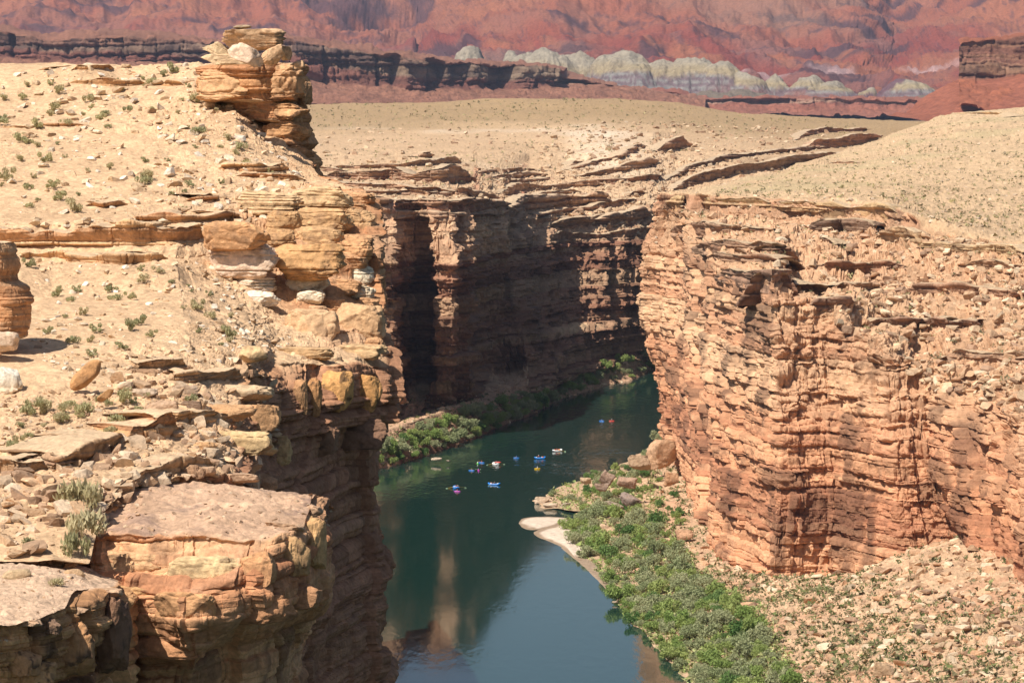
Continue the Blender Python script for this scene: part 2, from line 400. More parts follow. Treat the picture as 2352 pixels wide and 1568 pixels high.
for (bx, by, _, bz), (sx, sy) in zip(TB, SH):
    A = P(bx, by, z=bz) if bz else P(bx, by, z=0.5); B = P(sx, sy, z=0.0)
    up = (A[0]+(A[0]-B[0])*0.35+4, A[1]+6, A[2]+(A[2]-B[2])*0.25+1)
    r0.append(up); r1.append(A); m_ = lerp3(A, B, 0.5); r2.append((m_[0], m_[1], m_[2]*0.92)); m_ = lerp3(A, B, 0.88)
    r3.append((m_[0], m_[1], max(m_[2]*0.9, 0.8))); r4.append(B); dx, dy = B[0]-A[0], B[1]-A[1]; l = math.hypot(dx, dy)+1e-6
    r5.append((B[0]+dx/l*4, B[1]+dy/l*4, -2.0))
G = loft([r0, r1, r2, r3, r4, r5], 3.0, smooth=2)
hz = np.clip(G[..., 2]/6, 0, 1)
G[..., 0] += fbm(G, 9, 3, 66)*2.2*(1-sstep(G[..., 2], 1, 4)); G[..., 1] += fbm(G, 14, 3, 67)*5*(1-sstep(G[..., 2], 1, 4))
n_ = fbm(G, 22, 4, 51); n2 = fbm(G, 5, 3, 52)
v1, e1, h1 = rubble(G, 3.2, 57); v2, e2, h2_ = rubble(G, 1.4, 58)
I = dict(P=G.copy())
rk_ = sstep(fbm(G, 26, 4, 59), -0.3, 0.25)
G[..., 2] += (n_*3.0+n2*0.5)*hz+(v1*1.1*rk_+v2*0.6)*sstep(hz, 0.3, 0.8)
cT = np.array((0.60, 0.42, 0.275))*(1+0.18*fbm(G, 9, 4, 53)+0.3*(h1-0.5)+0.3*(h2_-0.5))[..., None]
red = sstep(fbm(G, 30, 3, 54), 0.05, 0.4)
cT = mix(cT, np.array((0.56, 0.33, 0.21)), red*0.6)
sand = 1-sstep(G[..., 2], 0.3, 2.2)
cT = mix(cT, np.array((0.50, 0.37, 0.25)), sand*0.7)
o = grid_mesh('right_talus_slope', G, M_mid, cT, smooth=True); tag(o, kind='structure'); register('talus', G)

# ---- far canyon wall (centre) with benches and the pale hill above it
def rowc(pxs, pys, ds):
    if len(pys) == 18: pys = np.interp(cx, cx0, pys)
    if len(ds) == 18: ds = np.interp(cx, cx0, ds)
    return [P(a, float(b), d=float(c)) for a, b, c in zip(cx, pys, ds)]
cx0 = [300, 640, 850, 905, 922, 975, 990, 1080, 1092, 1150, 1215, 1300, 1400, 1500, 1560, 1700, 1900, 2300]
cx = [300, 640, 850, 908, 915, 976, 984, 1040, 1046, 1086, 1096, 1146, 1152, 1210, 1216, 1262, 1268, 1300, 1306, 1350, 1356, 1400, 1406, 1450, 1456, 1500, 1530, 1560, 1700, 1900, 2300]
rim_d = [1292,1292,1292,1296,1346,1352,1326,1328,1340,1344,1405,1450,1460,1560,1570,1630,1640,1672,1676,1690,1694,1704,1708,1720,1724,1740,1770,1800,1850,2000,2300]
rim_s = [max(float(np.interp(a, [300,905,1086,1096,1150,1215,1300,1500,1560,1700,1900,2300], [1330,1345,1395,1430,1500,1640,1700,1745,1800,1850,2000,2300])), b) for a, b in zip(cx, rim_d)]
def rds(add):
    if not isinstance(add, list): add = [add]*18
    return [a+float(b) for a, b in zip(rim_s, np.interp(cx, cx0, add))]
def rdd(add):
    if not isinstance(add, list): add = [add]*18
    return [a+float(b) for a, b in zip(rim_d, np.interp(cx, cx0, add))]
crest_y = [250,240,236,236,235,235,235,233,232,230,228,226,226,232,238,258,270,285]
PC = [
 rowc(cx, [c+12 for c in crest_y], [3100]*18),
 rowc(cx, crest_y, [2600]*16+[2640,2760]),
 rowc(cx, [285,280,278,278,278,276,276,276,275,272,270,268,268,272,276,284,292,306], [2350]*15+[2380,2430,2620]),
 rowc(cx, [330,325,322,322,322,322,322,322,322,322,320,318,316,312,312,310,312,325], [2050]*13+[2080,2150,2200,2280,2500]),
 rowc(cx, [392,384,380,380,380,380,380,384,384,388,384,372,352,345,345,345,345,360], rds([330,330,330,330,280,280,290,300,290,250,250,230,230,230,230,200,150,120])),
 rowc(cx, [418,414,412,412,412,412,412,414,416,420,416,404,388,378,372,366,362,380], rds([230,230,230,230,200,200,200,210,200,170,160,150,160,160,150,140,110,90])),
 rowc(cx, [446,446,444,446,446,448,448,452,454,458,458,450,440,430,420,400,380,400], rds(70)),
 # rim
 rowc(cx, [455,455,453,455,456,458,458,466,470,482,488,484,482,480,470,430,400,420], rdd([26,26,26,26,6,4,28,26,24,22,0,0,0,0,0,0,0,0])),
 rowc(cx, [505,505,505,508,512,512,508,515,520,530,540,540,540,545,540,520,500,500], rdd([12,12,12,12,6,4,12,12,12,8,-25,-38,-30,-30,-30,-30,-30,-30])),
 rowc(cx, [600,600,600,605,610,610,600,610,620,625,630,630,630,640,640,640,640,640], rdd([-5,-5,-5,-5,14,10,-8,-8,20,12,-60,-60,-60,-40,-75,-95,-95,-95])),
 rowc(cx, [745,745,745,750,755,755,745,745,750,750,750,745,735,730,730,730,730,730], rdd([-6,-6,-6,-6,20,14,-8,-8,35,15,-85,-98,-76,-48,-95,-130,-130,-130])),
 rowc(cx, [760,760,760,765,770,770,760,760,765,765,765,765,752,745,745,745,745,745], rdd([-6,-6,-6,-6,20,14,-8,-8,35,12,-90,-125,-82,-54,-102,-145,-145,-145])),
 rowc(cx, [880,880,890,890,880,880,880,870,850,850,845,830,815,805,805,805,805,805], rdd([-4,-4,-4,-4,25,22,10,10,40,20,-98,-155,-90,-60,-110,-160,-160,-160])),
]
base = [(300,985,8),(640,985,8),(850,985,8),(905,970,8),(922,955,9),(975,945,9),(990,940,9),(1080,925,9),(1092,915,9),(1150,908,9),(1215,900,9),(1300,875,8),(1400,838,8),(1500,815,8),(1560,812,8),(1700,812,8),(1900,812,8),(2300,812,8)]
base = [(a, float(np.interp(a, [q[0] for q in base], [q[1] for q in base])), float(np.interp(a, [q[0] for q in base], [q[2] for q in base]))) for a in cx]
shore = [(300,1150),(640,1120),(850,1082),(905,1070),(922,1066),(975,1048),(990,1042),(1080,1010),(1092,1006),(1150,978),(1215,955),(1285,915),(1385,886),(1450,872),(1510,846),(1600,830),(1800,820),(2300,815)]
shc = list(zip(np.interp(range(len(cx)), np.interp(cx0, cx, range(len(cx))), [q[0] for q in shore]), np.interp(range(len(cx)), np.interp(cx0, cx, range(len(cx))), [q[1] for q in shore])))
shore = [(float(a), float(b)) for a, b in shc]
PC.append([P(a, b, z=c) for a, b, c in base])
mz = [float(np.interp(a, [300,850,1000,1090,1150,1285,1340,1500,1700], [12,12,13,13,9,6,7,8,7])) for a in cx]
mrow = []
for a, zq, (u, v) in zip(cx, mz, shore):
    ds = P(u, v, z=0.0)[1]; dq = ds+2.2*zq; q_ = P(u, 1000, d=dq); mrow.append((q_[0]-2, dq, zq))
PC.append(mrow)
PC.append([lerp3(a_, P(u, v, z=0.0), 0.6) for a_, (u, v) in zip(PC[-1], shore)])
PC.append([P(u, v, z=0.0) for u, v in shore])
PC.append([(q[0], q[1]-7, -2.5) for q in PC[-1]])
# keep the drop hidden behind the crest
PC[0] = [(q[0], q[1], q[2]-8) for q in PC[0]]
zr_ = [0,0,0,0,0.15,0.5,0.35,0.8,1,1,1,0.8,1,0.8,0.1,0,0,0]
zr_ = np.array(zr_)[:, None]*np.ones(len(cx))[None]; zr_[:8] *= np.array([1.0 if a < 1600 else 0.0 for a in cx])[None]
G, Z = loft(PC, 2.3, smooth=1, zones=zr_)
G, I = rockify(G, 8, [(4.0, 5.5, 15), (2.4, 2.3, 7), (0.9, 1.0, 3)], flute=[(5.0, 24), (3.0, 10)], rnd=0.2, wob=0.2, lw=0.3, rough=1.1, roughsc=9, terr=(6.5, 0.6), dip=(0.01, 0.012), zone=Z*0.9, kmask=sstep(Z, 0.02, 0.4),
               rub=[(2.0, 8), (1.2, 4), (0.6, 2.2)], rubmask=sstep(Z, 0.0, 0.5)*0.5)
PALC = [(0.52,0.31,0.20),(0.43,0.24,0.155),(0.60,0.39,0.255),(0.50,0.27,0.175),(0.38,0.205,0.135),(0.64,0.45,0.29)]
cC = rockcol(I, PALC, 8, vamt=0.4, soil=(0.54, 0.395, 0.255), vsc=11)
cC = cC*(1-0.3*sstep(84-G[..., 2]+fbm(I['P'], 30, 3, 76)*10, 0, 18)*sstep(I['steep'], .5, .8))[..., None]  # darker lower beds, with the wall's shade deepened in the colour too
yy = G[..., 1]; st_ = I['steep']
gr = sstep(yy+fbm(I['P'], 200, 3, 73)*120, 2080, 2420)*(1-sstep(st_, 0.3, 0.6))
cC = mix(cC, np.array((0.37, 0.265, 0.155)), gr*0.9)
pale = sstep(fbm(I['P'], 150, 4, 71, aniso=(1, 0.5, 1)), -0.1, 0.2)*(1-sstep(st_, 0.3, 0.6))*sstep(yy, 1640, 1800)*(1-sstep(yy, 2150, 2300))*(1-sstep(G[..., 0], 40, 110))
cC = mix(cC, np.array((0.74, 0.64, 0.51)), pale*0.85)
low = (1-sstep(G[..., 2], 10, 17))*(1-sstep(I['steep'], .6, .8))
cC = mix(cC, np.array((0.56, 0.37, 0.25))*(1+0.2*fbm(G, 8, 4, 72))[..., None], low*0.8)
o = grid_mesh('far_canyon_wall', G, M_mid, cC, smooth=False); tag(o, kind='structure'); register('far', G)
# ---- left foreground: slope of the left rim down to the big near cliff
def rl(*pts): return [P(a, b, d=c) for a, b, c in pts]
NEAR = [
 rl((-700,190,330),(-150,185,330),(0,180,330),(150,180,330),(300,185,330),(450,185,330),(560,230,320),(650,300,310),(700,380,300),(720,440,290),(730,470,300),(700,600,360),(600,700,800)),
 rl((-700,150,240),(-150,148,236),(0,146,236),(120,142,236),(300,152,236),(450,140,236),(540,165,234),(640,215,230),(705,330,224),(738,412,216),(745,440,225),(720,600,300),(600,700,800)),
 rl((-700,250,222),(-150,245,220),(0,245,220),(120,245,220),(300,240,220),(440,228,221),(540,246,220),(620,318,218),(690,396,210),(760,424,204),(770,445,215),(730,640,300),(600,740,800)),
 rl((-700,400,198),(-150,400,198),(0,400,198),(120,400,198),(300,400,198),(430,410,197),(540,418,197),(640,425,197),(720,430,197),(803,432,197),(800,470,212),(740,700,300),(600,760,790)),
 rl((-700,510,182),(-150,508,182),(0,510,182),(120,514,182),(300,514,182),(420,512,182),(520,492,185),(620,482,187),(720,478,188),(845,486,189),(835,540,208),(750,760,300),(600,800,790)),
 rl((-700,575,178),(-150,572,178),(0,576,178),(120,590,178),(300,572,178),(410,560,179),(500,560,181),(620,560,182),(720,560,183),(850,560,184),(838,620,206),(760,800,300),(600,820,790)),
 rl((-700,600,176),(-150,600,175),(0,605,175),(120,615,175),(300,600,175),(400,590,176),(500,625,178),(600,680,177),(700,700,177),(848,660,182),(838,720,206),(770,880,300),(600,840,790)),
 rl((-700,700,162),(-150,700,162),(0,705,162),(120,710,162),(300,705,163),(420,700,164),(560,740,167),(660,785,169),(760,792,171),(872,762,177),(862,830,204),(775,930,300),(600,860,790)),
 rl((-700,810,148),(-150,808,148),(0,808,148),(120,812,148),(300,806,150),(430,800,152),(550,800,156),(645,832,162),(770,838,166),(884,840,172),(872,900,200),(780,980,300),(600,880,780)),
 rl((-700,905,141),(-150,905,141),(0,905,141),(120,905,141),(300,890,143),(430,890,145),(540,900,149),(650,905,158),(770,912,165),(890,905,171),(872,980,200),(785,1040,300),(600,940,780)),
 rl((-700,1010,134),(-150,1008,134),(0,1006,134),(120,1004,134),(300,985,136),(430,965,139),(540,975,144),(640,985,156),(770,985,164),(887,965,170),(862,1060,200),(785,1100,300),(600,990,780)),
 rl((-700,1060,131),(-150,1058,131),(0,1056,131),(120,1056,131),(300,1040,132),(430,1030,135),(540,1040,139),(630,1050,153),(760,1050,163),(862,1030,170),(845,1120,200),(780,1180,300),(600,1060,780)),
 rl((-700,1110,127),(-150,1108,127),(0,1106,127),(120,1106,127),(300,1100,128),(430,1092,131),(540,1100,134),(625,1120,149),(745,1120,161),(852,1100,169),(838,1200,200),(780,1260,300),(600,1150,780)),
 rl((-700,1200,122),(-150,1200,122),(0,1200,122),(120,1200,122),(230,1200,123),(330,1210,130),(540,1210,134),(625,1210,148),(745,1210,160),(848,1200,169),(838,1290,200),(780,1360,300),(600,1250,780)),
 rl((-700,1290,117),(-150,1290,117),(0,1290,117),(120,1292,117),(210,1300,118),(330,1320,130),(540,1320,134),(640,1320,147),(750,1320,158),(858,1290,168),(846,1400,200),(785,1460,300),(600,1350,780)),
 rl((-700,1420,116),(-150,1400,116),(0,1400,117),(120,1400,117),(210,1400,119),(330,1420,130),(540,1420,134),(650,1420,146),(760,1400,156),(876,1390,166),(862,1500,198),(800,1600,300),(600,1500,780)),
 rl((-700,1620,117),(-150,1600,117),(0,1600,118),(120,1600,118),(210,1600,120),(330,1640,130),(540,1640,134),(650,1640,145),(755,1620,155),(866,1580,165),(852,1700,198),(805,1800,300),(600,1700,780)),
]
def ext(rail, dx, dz): return [(q[0]+dx, q[1], q[2]+dz) for q in rail]
lastr = NEAR[-1]
NEAR.append([(q[0]+1.0, q[1], 70.0) for q in lastr]); NEAR.append([(q[0]+3.0, q[1]-3, -4.0) for q in lastr])
ZN = np.zeros((len(NEAR), 13)); ZN[3:8, 8:] = 1; ZN[4:7, 6:8] = 0.9; ZN[9:, 7:] = 1; ZN[8, 10:] = 0.6; ZN[3, 7] = 0.5
G, Z = loft(NEAR, 2.2, smooth=2, zones=ZN)
x_, y_ = proj(G)
rub_ = sstep(fbm(G, 9, 4, 24)+0.5*sstep(y_, 830, 900)*(1-sstep(y_, 1150, 1200))+0.35*sstep(x_, 200, 420)-0.1, -0.15, 0.35)
G, I = rockify(G, 21, [(1.0, 1.5, 5.5), (0.32, 0.5, 2.0), (0.12, 0.2, 0.7)], zone=Z*0.8, flute=[(0.7, 9)], rough=0.22, roughsc=2.2, terr=(0.9, 0.8), dip=(-0.01, 0.008), groove=0.4, rnd=0.42,
               rub=[(0.15, 1.1), (0.07, 0.42)], rubmask=0.12+0.88*rub_*(1-sstep(smooth_arr(normals(G), 6)[..., 2], 0.55, 0.25)))
I['steep'] = np.maximum(I['steep'], Z*0.72)
PALN = [(0.60,0.35,0.185),(0.51,0.27,0.14),(0.65,0.41,0.24),(0.56,0.31,0.165),(0.45,0.235,0.125),(0.68,0.47,0.30)]
SOILN = (0.60, 0.43, 0.275)
cN = rockcol(I, PALN, 21, vamt=0.3, soil=SOILN, vsc=2.2, soilk=(0.5, 0.8))
# the lower wall is a darker red-brown rock with desert varnish
X_, Y_ = proj(I['P'])
lowk = sstep(128-I['P'][..., 2]+0.2*(I['P'][..., 0]+12), -1.5, 1.0)*sstep(I['steep'], 0.5, 0.8)*sstep(I['P'][..., 0], -14.5, -12.5)
cN = mix(cN, np.array((0.34, 0.19, 0.12))*(0.8+0.4*I['r2'])[..., None]*(1+0.3*fbm(I['P'], 5, 4, 80, aniso=(1, 1, .3)))[..., None], lowk*0.85)
band = sstep(0.6-np.abs(I['P'][..., 2]-130.2-0.01*I['P'][..., 0])*0.9, 0, 0.3)
o = grid_mesh('left_canyon_rim', G, M_near, cN, smooth=False); tag(o, kind='structure'); register('near', G)

# ---- flat-topped foreground block
SL = [
 rl((250,1155,134),(330,1112,135),(450,1112,136),(560,1122,136),(640,1128,136),(728,1138,137),(750,1160,141),(740,1250,160)),
 rl((250,1152,127),(330,1106,129),(450,1108,130),(560,1118,130),(640,1124,130),(722,1134,131),(745,1146,135),(742,1250,150)),
 rl((225,1190,124.5),(330,1180,124.5),(450,1182,124.5),(560,1186,124.5),(640,1190,124.5),(712,1180,126),(746,1185,131),(746,1270,140)),
 rl((205,1236,122.5),(330,1226,122),(450,1232,121.8),(560,1238,121.6),(640,1226,121.8),(708,1214,124),(744,1222,129),(744,1300,140)),
 rl((204,1275,122),(330,1280,121.4),(440,1284,120.8),(550,1292,120.4),(632,1258,121.4),(704,1245,123.6),(740,1250,128.6),(742,1320,140)),
 rl((206,1300,121.8),(320,1322,120.8),(440,1345,119.6),(540,1335,119.4),(628,1300,121),(702,1290,123.4),(738,1290,128.4),(740,1350,140)),
 rl((215,1330,121.6),(300,1360,120.4),(438,1376,118.8),(552,1372,119),(626,1350,120.8),(704,1330,123.2),(742,1320,128.2),(742,1380,140)),
 rl((252,1400,121.8),(310,1404,120.6),(440,1436,118.8),(556,1410,119.2),(628,1396,121.2),(706,1384,123.6),(738,1376,128.4),(738,1420,140)),
 rl((280,1440,122.4),(320,1440,121.2),(450,1492,119.4),(520,1450,121),(590,1440,123.4),(660,1440,126),(700,1440,130),(710,1460,140)),
 rl((285,1500,123),(330,1505,121.8),(452,1510,120.2),(500,1490,123),(590,1490,125.4),(650,1480,128),(680,1470,132),(700,1500,140)),
 rl((288,1560,123),(330,1560,122.4),(440,1560,122.5),(500,1560,124),(600,1560,126),(650,1560,129),(680,1560,132),(700,1590,140)),
 rl((288,1700,123),(330,1700,122.4),(440,1700,122.5),(500,1700,124),(600,1700,126),(650,1700,129),(680,1700,132),(700,1700,140)),
]
SL.append([(q[0], q[1], 60.0) for q in SL[-1]])
G = loft(SL, 2.2, smooth=14)
G, I = rockify(G, 33, [(0.55, 1.5, 4.2), (0.18, 0.5, 1.7), (0.06, 0.2, 0.6)], flute=[(0.5, 3.1)], rough=0.34, roughsc=2.0, dip=(-0.05, 0.0), groove=0.5, wob=0.7, nsm=4, rub=[(0.14, 1.6), (0.05, 0.6)], rubmask=0.8+0*G[..., 0])
PALS = [(0.60,0.34,0.19),(0.52,0.27,0.15),(0.64,0.40,0.235),(0.44,0.225,0.13)]
cS = rockcol(I, PALS, 33, vamt=0.5, soil=(0.55, 0.39, 0.275), vsc=1.6, soilk=(0.1, 0.75))
cS = mix(cS, np.array((0.30, 0.21, 0.17)), sstep(fbm(I['P'], 1.7, 5, 88, 0.6), 0.08, 0.32)*(1-sstep(I['steep'], .3, .6))*0.6)
o = grid_mesh('flat_topped_rock_ledge', G, M_near, cS, smooth=False); tag(o, kind='structure'); register('slab', G)

# ---- nearest block, bottom left corner
NB = [
 rl((-700,1270,122),(-100,1270,122),(0,1278,122),(100,1280,122),(190,1296,123),(262,1330,123),(275,1350,126),(270,1400,135)),
 rl((-700,1290,117),(-100,1290,117),(0,1292,117),(100,1300,117),(190,1312,118),(268,1338,119),(282,1348,121),(275,1420,135)),
 rl((-700,1370,113),(-100,1368,113),(0,1366,113),(90,1364,113),(170,1360,114),(262,1346,117),(285,1360,120),(278,1440,135)),
 rl((-700,1450,109),(-100,1448,109),(0,1442,109),(75,1426,110),(150,1402,112),(240,1362,116),(288,1378,119),(280,1460,135)),
 rl((-700,1500,109),(-100,1500,109),(0,1495,109.2),(80,1470,110.4),(160,1450,112.4),(245,1420,116),(290,1440,119),(284,1500,135)),
 rl((-700,1575,109.6),(-100,1570,109.6),(0,1565,109.8),(90,1560,111),(170,1560,113),(250,1560,116.6),(292,1560,119.6),(286,1600,135)),
 rl((-700,1720,110),(-100,1720,110),(0,1720,110),(90,1720,111.4),(170,1720,113.4),(250,1720,117),(294,1720,120),(288,1740,135)),
]
NB.append([(q[0], q[1], 60.0) for q in NB[-1]])
G = loft(NB, 2.2, smooth=8)
G, I = rockify(G, 44, [(0.5, 1.1, 2.6), (0.25, 0.45, 1.2), (0.1, 0.18, 0.5)], flute=[(0.6, 2.3)], rough=0.2, roughsc=1.2, groove=0.55, nsm=4, rub=[(0.08, 0.9), (0.03, 0.3)], rubmask=0.8+0*G[..., 0])
cB = rockcol(I, [(0.56,0.33,0.17),(0.48,0.27,0.15),(0.62,0.40,0.22)], 44, vamt=0.75, soil=(0.58, 0.43, 0.31), vsc=1.3, soilk=(0.35, 0.7))
o = grid_mesh('nearest_rock_ledge', G, M_near, cB, smooth=False); tag(o, kind='structure'); register('nearest', G)

# ---- pillars: closed lofts traced by their left and right outline
def pillar(name, levels, d, seed, scales, col, depth=0.8, rot=-0.35, rough=0.15, pal_=None, soil=(0.70, 0.55, 0.38), n=220, vamt=0.25, vsc=1.6, sq=3.2, key=None, flute=None, struct=True, kb=0.5, pxstep=2.2, mat=None, groove=0.5):
    """levels: [(py, left px, right px)] from top to bottom; body is a squarish ring of real depth"""
    rows = []
    ang = np.linspace(0, 2*np.pi, n, endpoint=False)
    lv = [(levels[0][0]+0.5, (levels[0][1]*0.5+levels[0][2]*0.5)-1, (levels[0][1]*0.5+levels[0][2]*0.5)+1)]
    a_, b_ = levels[0][1], levels[0][2]
    lv.append((levels[0][0]+0.3, a_*0.75+b_*0.25, a_*0.25+b_*0.75))
    lv += list(levels)
    ys = [l[0] for l in levels]
    den = []
    for q in range(len(lv)-1):
        k = max(2, int(math.ceil(max(abs(lv[q+1][0]-lv[q][0]), 0.35*abs(lv[q+1][1]-lv[q][1]), 0.35*abs(lv[q+1][2]-lv[q][2]))/pxstep)))
        for e in range(k):
            f = e/k; den.append(tuple(lv[q][m]*(1-f)+lv[q+1][m]*f for m in range(3)))
    den.append(lv[-1])
    den = np.array(den)
    L = np.array([P(a[1], a[0], d=d) for a in den]); R = np.array([P(a[2], a[0], d=d) for a in den])
    cxs = (L[:, 0]+R[:, 0])/2; hw = (R[:, 0]-L[:, 0])/2; z = L[:, 2]
    ca, sa = np.cos(ang), np.sin(ang)
    rr = (np.abs(ca)**sq+np.abs(sa)**sq)**(-1/sq)
    ux, uy = rr*ca, rr*sa*depth
    cr, sr = math.cos(rot), math.sin(rot)
    vx, vy = ux*cr-uy*sr, ux*sr+uy*cr
    vx = vx/np.abs(vx).max()
    wmax = hw.max()
    Gx = cxs[:, None]+hw[:, None]*vx[None]; Gy = d+depth*wmax*0.3+(0.35*hw[:, None]+0.65*wmax*sstep(np.arange(len(hw))/3.0)[:, None]*np.minimum(hw/wmax*2, 1)[:, None])*vy[None]
    G = np.stack([Gx, Gy, np.broadcast_to(z[:, None], Gx.shape)], -1)
    G = G[:, ::-1]                                     # so that normals face out
    N = np.cross(np.roll(G, -1, 1)-np.roll(G, 1, 1), np.gradient(G, axis=0)); N = -N
    N /= np.maximum(np.linalg.norm(N, axis=-1, keepdims=True), 1e-9)
    ctr = G.mean(axis=1, keepdims=True)
    sg = np.sign(((G-ctr)*N)[..., :2].sum(-1).mean()); N *= sg
    for _ in range(4):
        B = N.copy(); B[1:-1] = 0.25*N[:-2]+0.5*N[1:-1]+0.25*N[2:]; N = 0.25*np.roll(B, 1, 1)+0.5*B+0.25*np.roll(B, -1, 1)
    N /= np.maximum(np.linalg.norm(N, axis=-1, keepdims=True), 1e-9)
    steep = np.hypot(N[..., 0], N[..., 1]); Nh = N.copy(); Nh[..., 2] = 0; Nh /= np.maximum(steep[..., None], 0.15)
    s = np.broadcast_to((ang[::-1]*wmax*0.9)[None], steep.shape)
    t = G[..., 2]+fbm(G, scales[0][1]*6, 3, seed+5)*scales[0][1]*0.4
    sw = s+fbm(G, scales[0][1]*4, 3, seed+6)*scales[0][1]*0.5
    D = 0; i1 = None
    for q, (amp, hm, wm) in enumerate(scales):
        v, e, i, r = blocks(sw, t, hm, wm, seed+q*13, 0.3)
        D = D+amp*((v-0.5)*1.4*(0.3+0.7*e))-amp*groove*(1-e)
        if i1 is None: i1, r1_ = i, r
        i2, r2_ = i, r
    if flute:
        for amp, wd in flute:
            q = sw/wd+0.2*fbm(G, wd*1.5, 2, seed+21); j = np.floor(q); fr = q-j
            e = sstep(np.minimum(fr, 1-fr)/0.12); D = D+amp*(hsh(j, 1, 1, seed+22)-0.5)*1.6-amp*0.35*(1-e)
    k = sstep(steep, 0.3, 0.75)
    P0 = G.copy()
    G = G+Nh*(D*k)[..., None]+N*(rough*fbm(P0, rough*7, 4, seed+30, 0.55))[..., None]
    I = dict(i=i1, i2=i2, r=r1_, r2=r2_, P=P0, steep=steep)
    c = rockcol(I, pal_ or PALN, seed, vamt=vamt, soil=soil, vsc=vsc, soilk=(0.35, 0.7))
    if col is not None: c = mix(c, np.array(col), np.full(steep.shape, kb*0.5))
    o = grid_mesh(name, G, mat or M_near, c, smooth=False, closed=True)
    if struct: tag(o, kind='structure')
    if key: register(key, G)
    return o

# the layered stack on the left rim
pillar('layered_rock_stack', [(146,470,690),(158,452,700),(185,452,706),(215,458,708),(228,462,712),(236,520,704),(252,530,706),(272,540,716),(281,590,714),(290,600,706),(312,598,716),(330,600,726),(338,612,722),(348,618,724),(356,596,730),(366,590,740),(380,600,738),(386,640,732),(400,660,736),(425,668,740)],
       221, 61, [(0.5, 1.9, 4.5), (0.2, 0.6, 1.8), (0.07, 0.2, 0.6)], (0.58, 0.35, 0.20), depth=1.0, rot=-0.6, rough=0.14, sq=4, key='stack', groove=0.6)
# ---- distant land: plain, dark mesa, badlands, red mountains
plain_ = mesh_np('desert_plain', [(-9000, 3000, 118), (9000, 3000, 118), (16000, 16000, 130), (-16000, 16000, 130)], [(0, 1, 2, 3)], rock_mat('plain_soil', 0.2, 20, attr=False, base=(0.42, 0.27, 0.17)))
tag(plain_, kind='structure')
side_ = mesh_np('side_plateau', [(-9000, 1310, 98), (-163, 1310, 98), (-300, 3100, 130), (-9000, 3100, 130)], [(0, 1, 2, 3)], plain_.data.materials[0]); tag(side_, kind='structure')

def rowd(d, *pts): return [P(a, b, d=d if len(c) == 0 else c[0]) for a, b, *c in pts]
MX = [-400, 0, 250, 500, 760, 960, 1100, 1300, 1500, 1750, 1950, 2050, 2200, 2352, 2750]
def rm(ys, ds): return [P(a, b, d=c) for a, b, c in zip(MX, ys, ds)]
MT = [
 rm([-330]*15, [15500]*15),
 rm([-150,-150,-140,-160,-150,-120,-160,-170,-160,-150,-160,-130,-150,-160,-160], [13500,13500,13800,13300,13500,14200,13300,12900,13100,13400,13600,14300,13500,13200,13200]),
 rm([-40]*15, [12200,12200,12500,12000,12300,13200,12000,11500,11700,12100,12500,13300,12300,11900,11900]),
 rm([20]*15, [11200,11200,11400,10900,11300,12300,11000,10500,10700,11100,11500,12400,11300,10900,10900]),
 rm([90]*15, [10000,10000,10100,9800,10200,11000,9900,9400,9500,9900,10300,11100,10200,9800,9800]),
 rm([160]*15, [9000,9000,9100,8900,9200,9600,8900,8500,8600,8900,9200,9800,9200,8900,8900]),
 rm([215]*15, [8200,8200,8200,8200,8300,8500,8100,7900,7900,8100,8300,8600,8300,8200,8200]),
 rm([262]*15, [7700]*15),
]
G = loft(MT, 2.6, smooth=10)
P0 = G.copy(); N = smooth_arr(normals(G), 4)
uv = P0.copy(); uv[..., 1] *= 0.35; uv[..., 2] *= 0.8
rd = ridged(uv, 900, 5, 101)*150+ridged(uv+np.array((0, 0, 0)), 240, 4, 105)*38
uu = P0.copy(); uu[..., 0] += P0[..., 2]*0.9
rd2 = ridged(uu, 120, 3, 108, aniso=(1.0, 0.12, 0.25))*24+fbm(P0, 60, 4, 109)*20+fbm(P0, 18, 3, 108)*6
G = G+N*(rd+rd2-90)[..., None]
i, dl, du, th = strata(P0[..., 2]+fbm(P0, 800, 3, 110)*40, 34, 12)
f = dl/th; kk = sstep(fbm(P0, 500, 3, 111), -0.1, 0.3)*sstep(P0[..., 2], 190, 260)
G[..., 2] += (sstep(f, 0.35, 0.7)-f)*th*0.8*kk
zz = P0[..., 2]; Q = zz+fbm(P0, 700, 3, 112)*45
nn = fbm(P0, 260, 5, 113); n2 = fbm(uu, 90, 4, 114, aniso=(1, .15, .3))
red = np.array((0.36, 0.105, 0.07)); pink = np.array((0.35, 0.16, 0.12)); org = np.array((0.48, 0.20, 0.105)); drk = np.array((0.13, 0.072, 0.078)); tanm = np.array((0.38, 0.25, 0.17))
cM = mix(np.broadcast_to(red, G.shape), pink, sstep(nn+n2*0.6, -0.25, 0.25))
cM = mix(cM, org, sstep(fbm(P0, 600, 4, 115)+0.4*n2, 0.05, 0.35)*0.8)
cM = mix(cM, org*1.05, sstep(Q, 330, 420)*0.6)
cM = mix(cM, drk, sstep(fbm(P0, 130, 4, 116, 0.6, (0.6, .5, 1.6))+0.3*(kk-0.5), 0.02, 0.25)*0.8)
cM = mix(cM, drk*1.2, sstep(fbm(P0, 36, 3, 117), 0.25, 0.42)*0.55)
wt = sstep(0.28-np.abs((Q-238)/60), 0, .2)*sstep(n2+0.5*nn, -0.02, 0.25)*(X_ is not None)
cM = mix(cM, np.array((0.62, 0.42, 0.38)), wt*0.8)
cM = mix(cM, tanm, sstep(fbm(P0, 900, 3, 118), 0.2, 0.5)*0.4)
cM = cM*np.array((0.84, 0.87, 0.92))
o = grid_mesh('red_mountains', G, M_far, cM, smooth=True); tag(o, kind='structure')

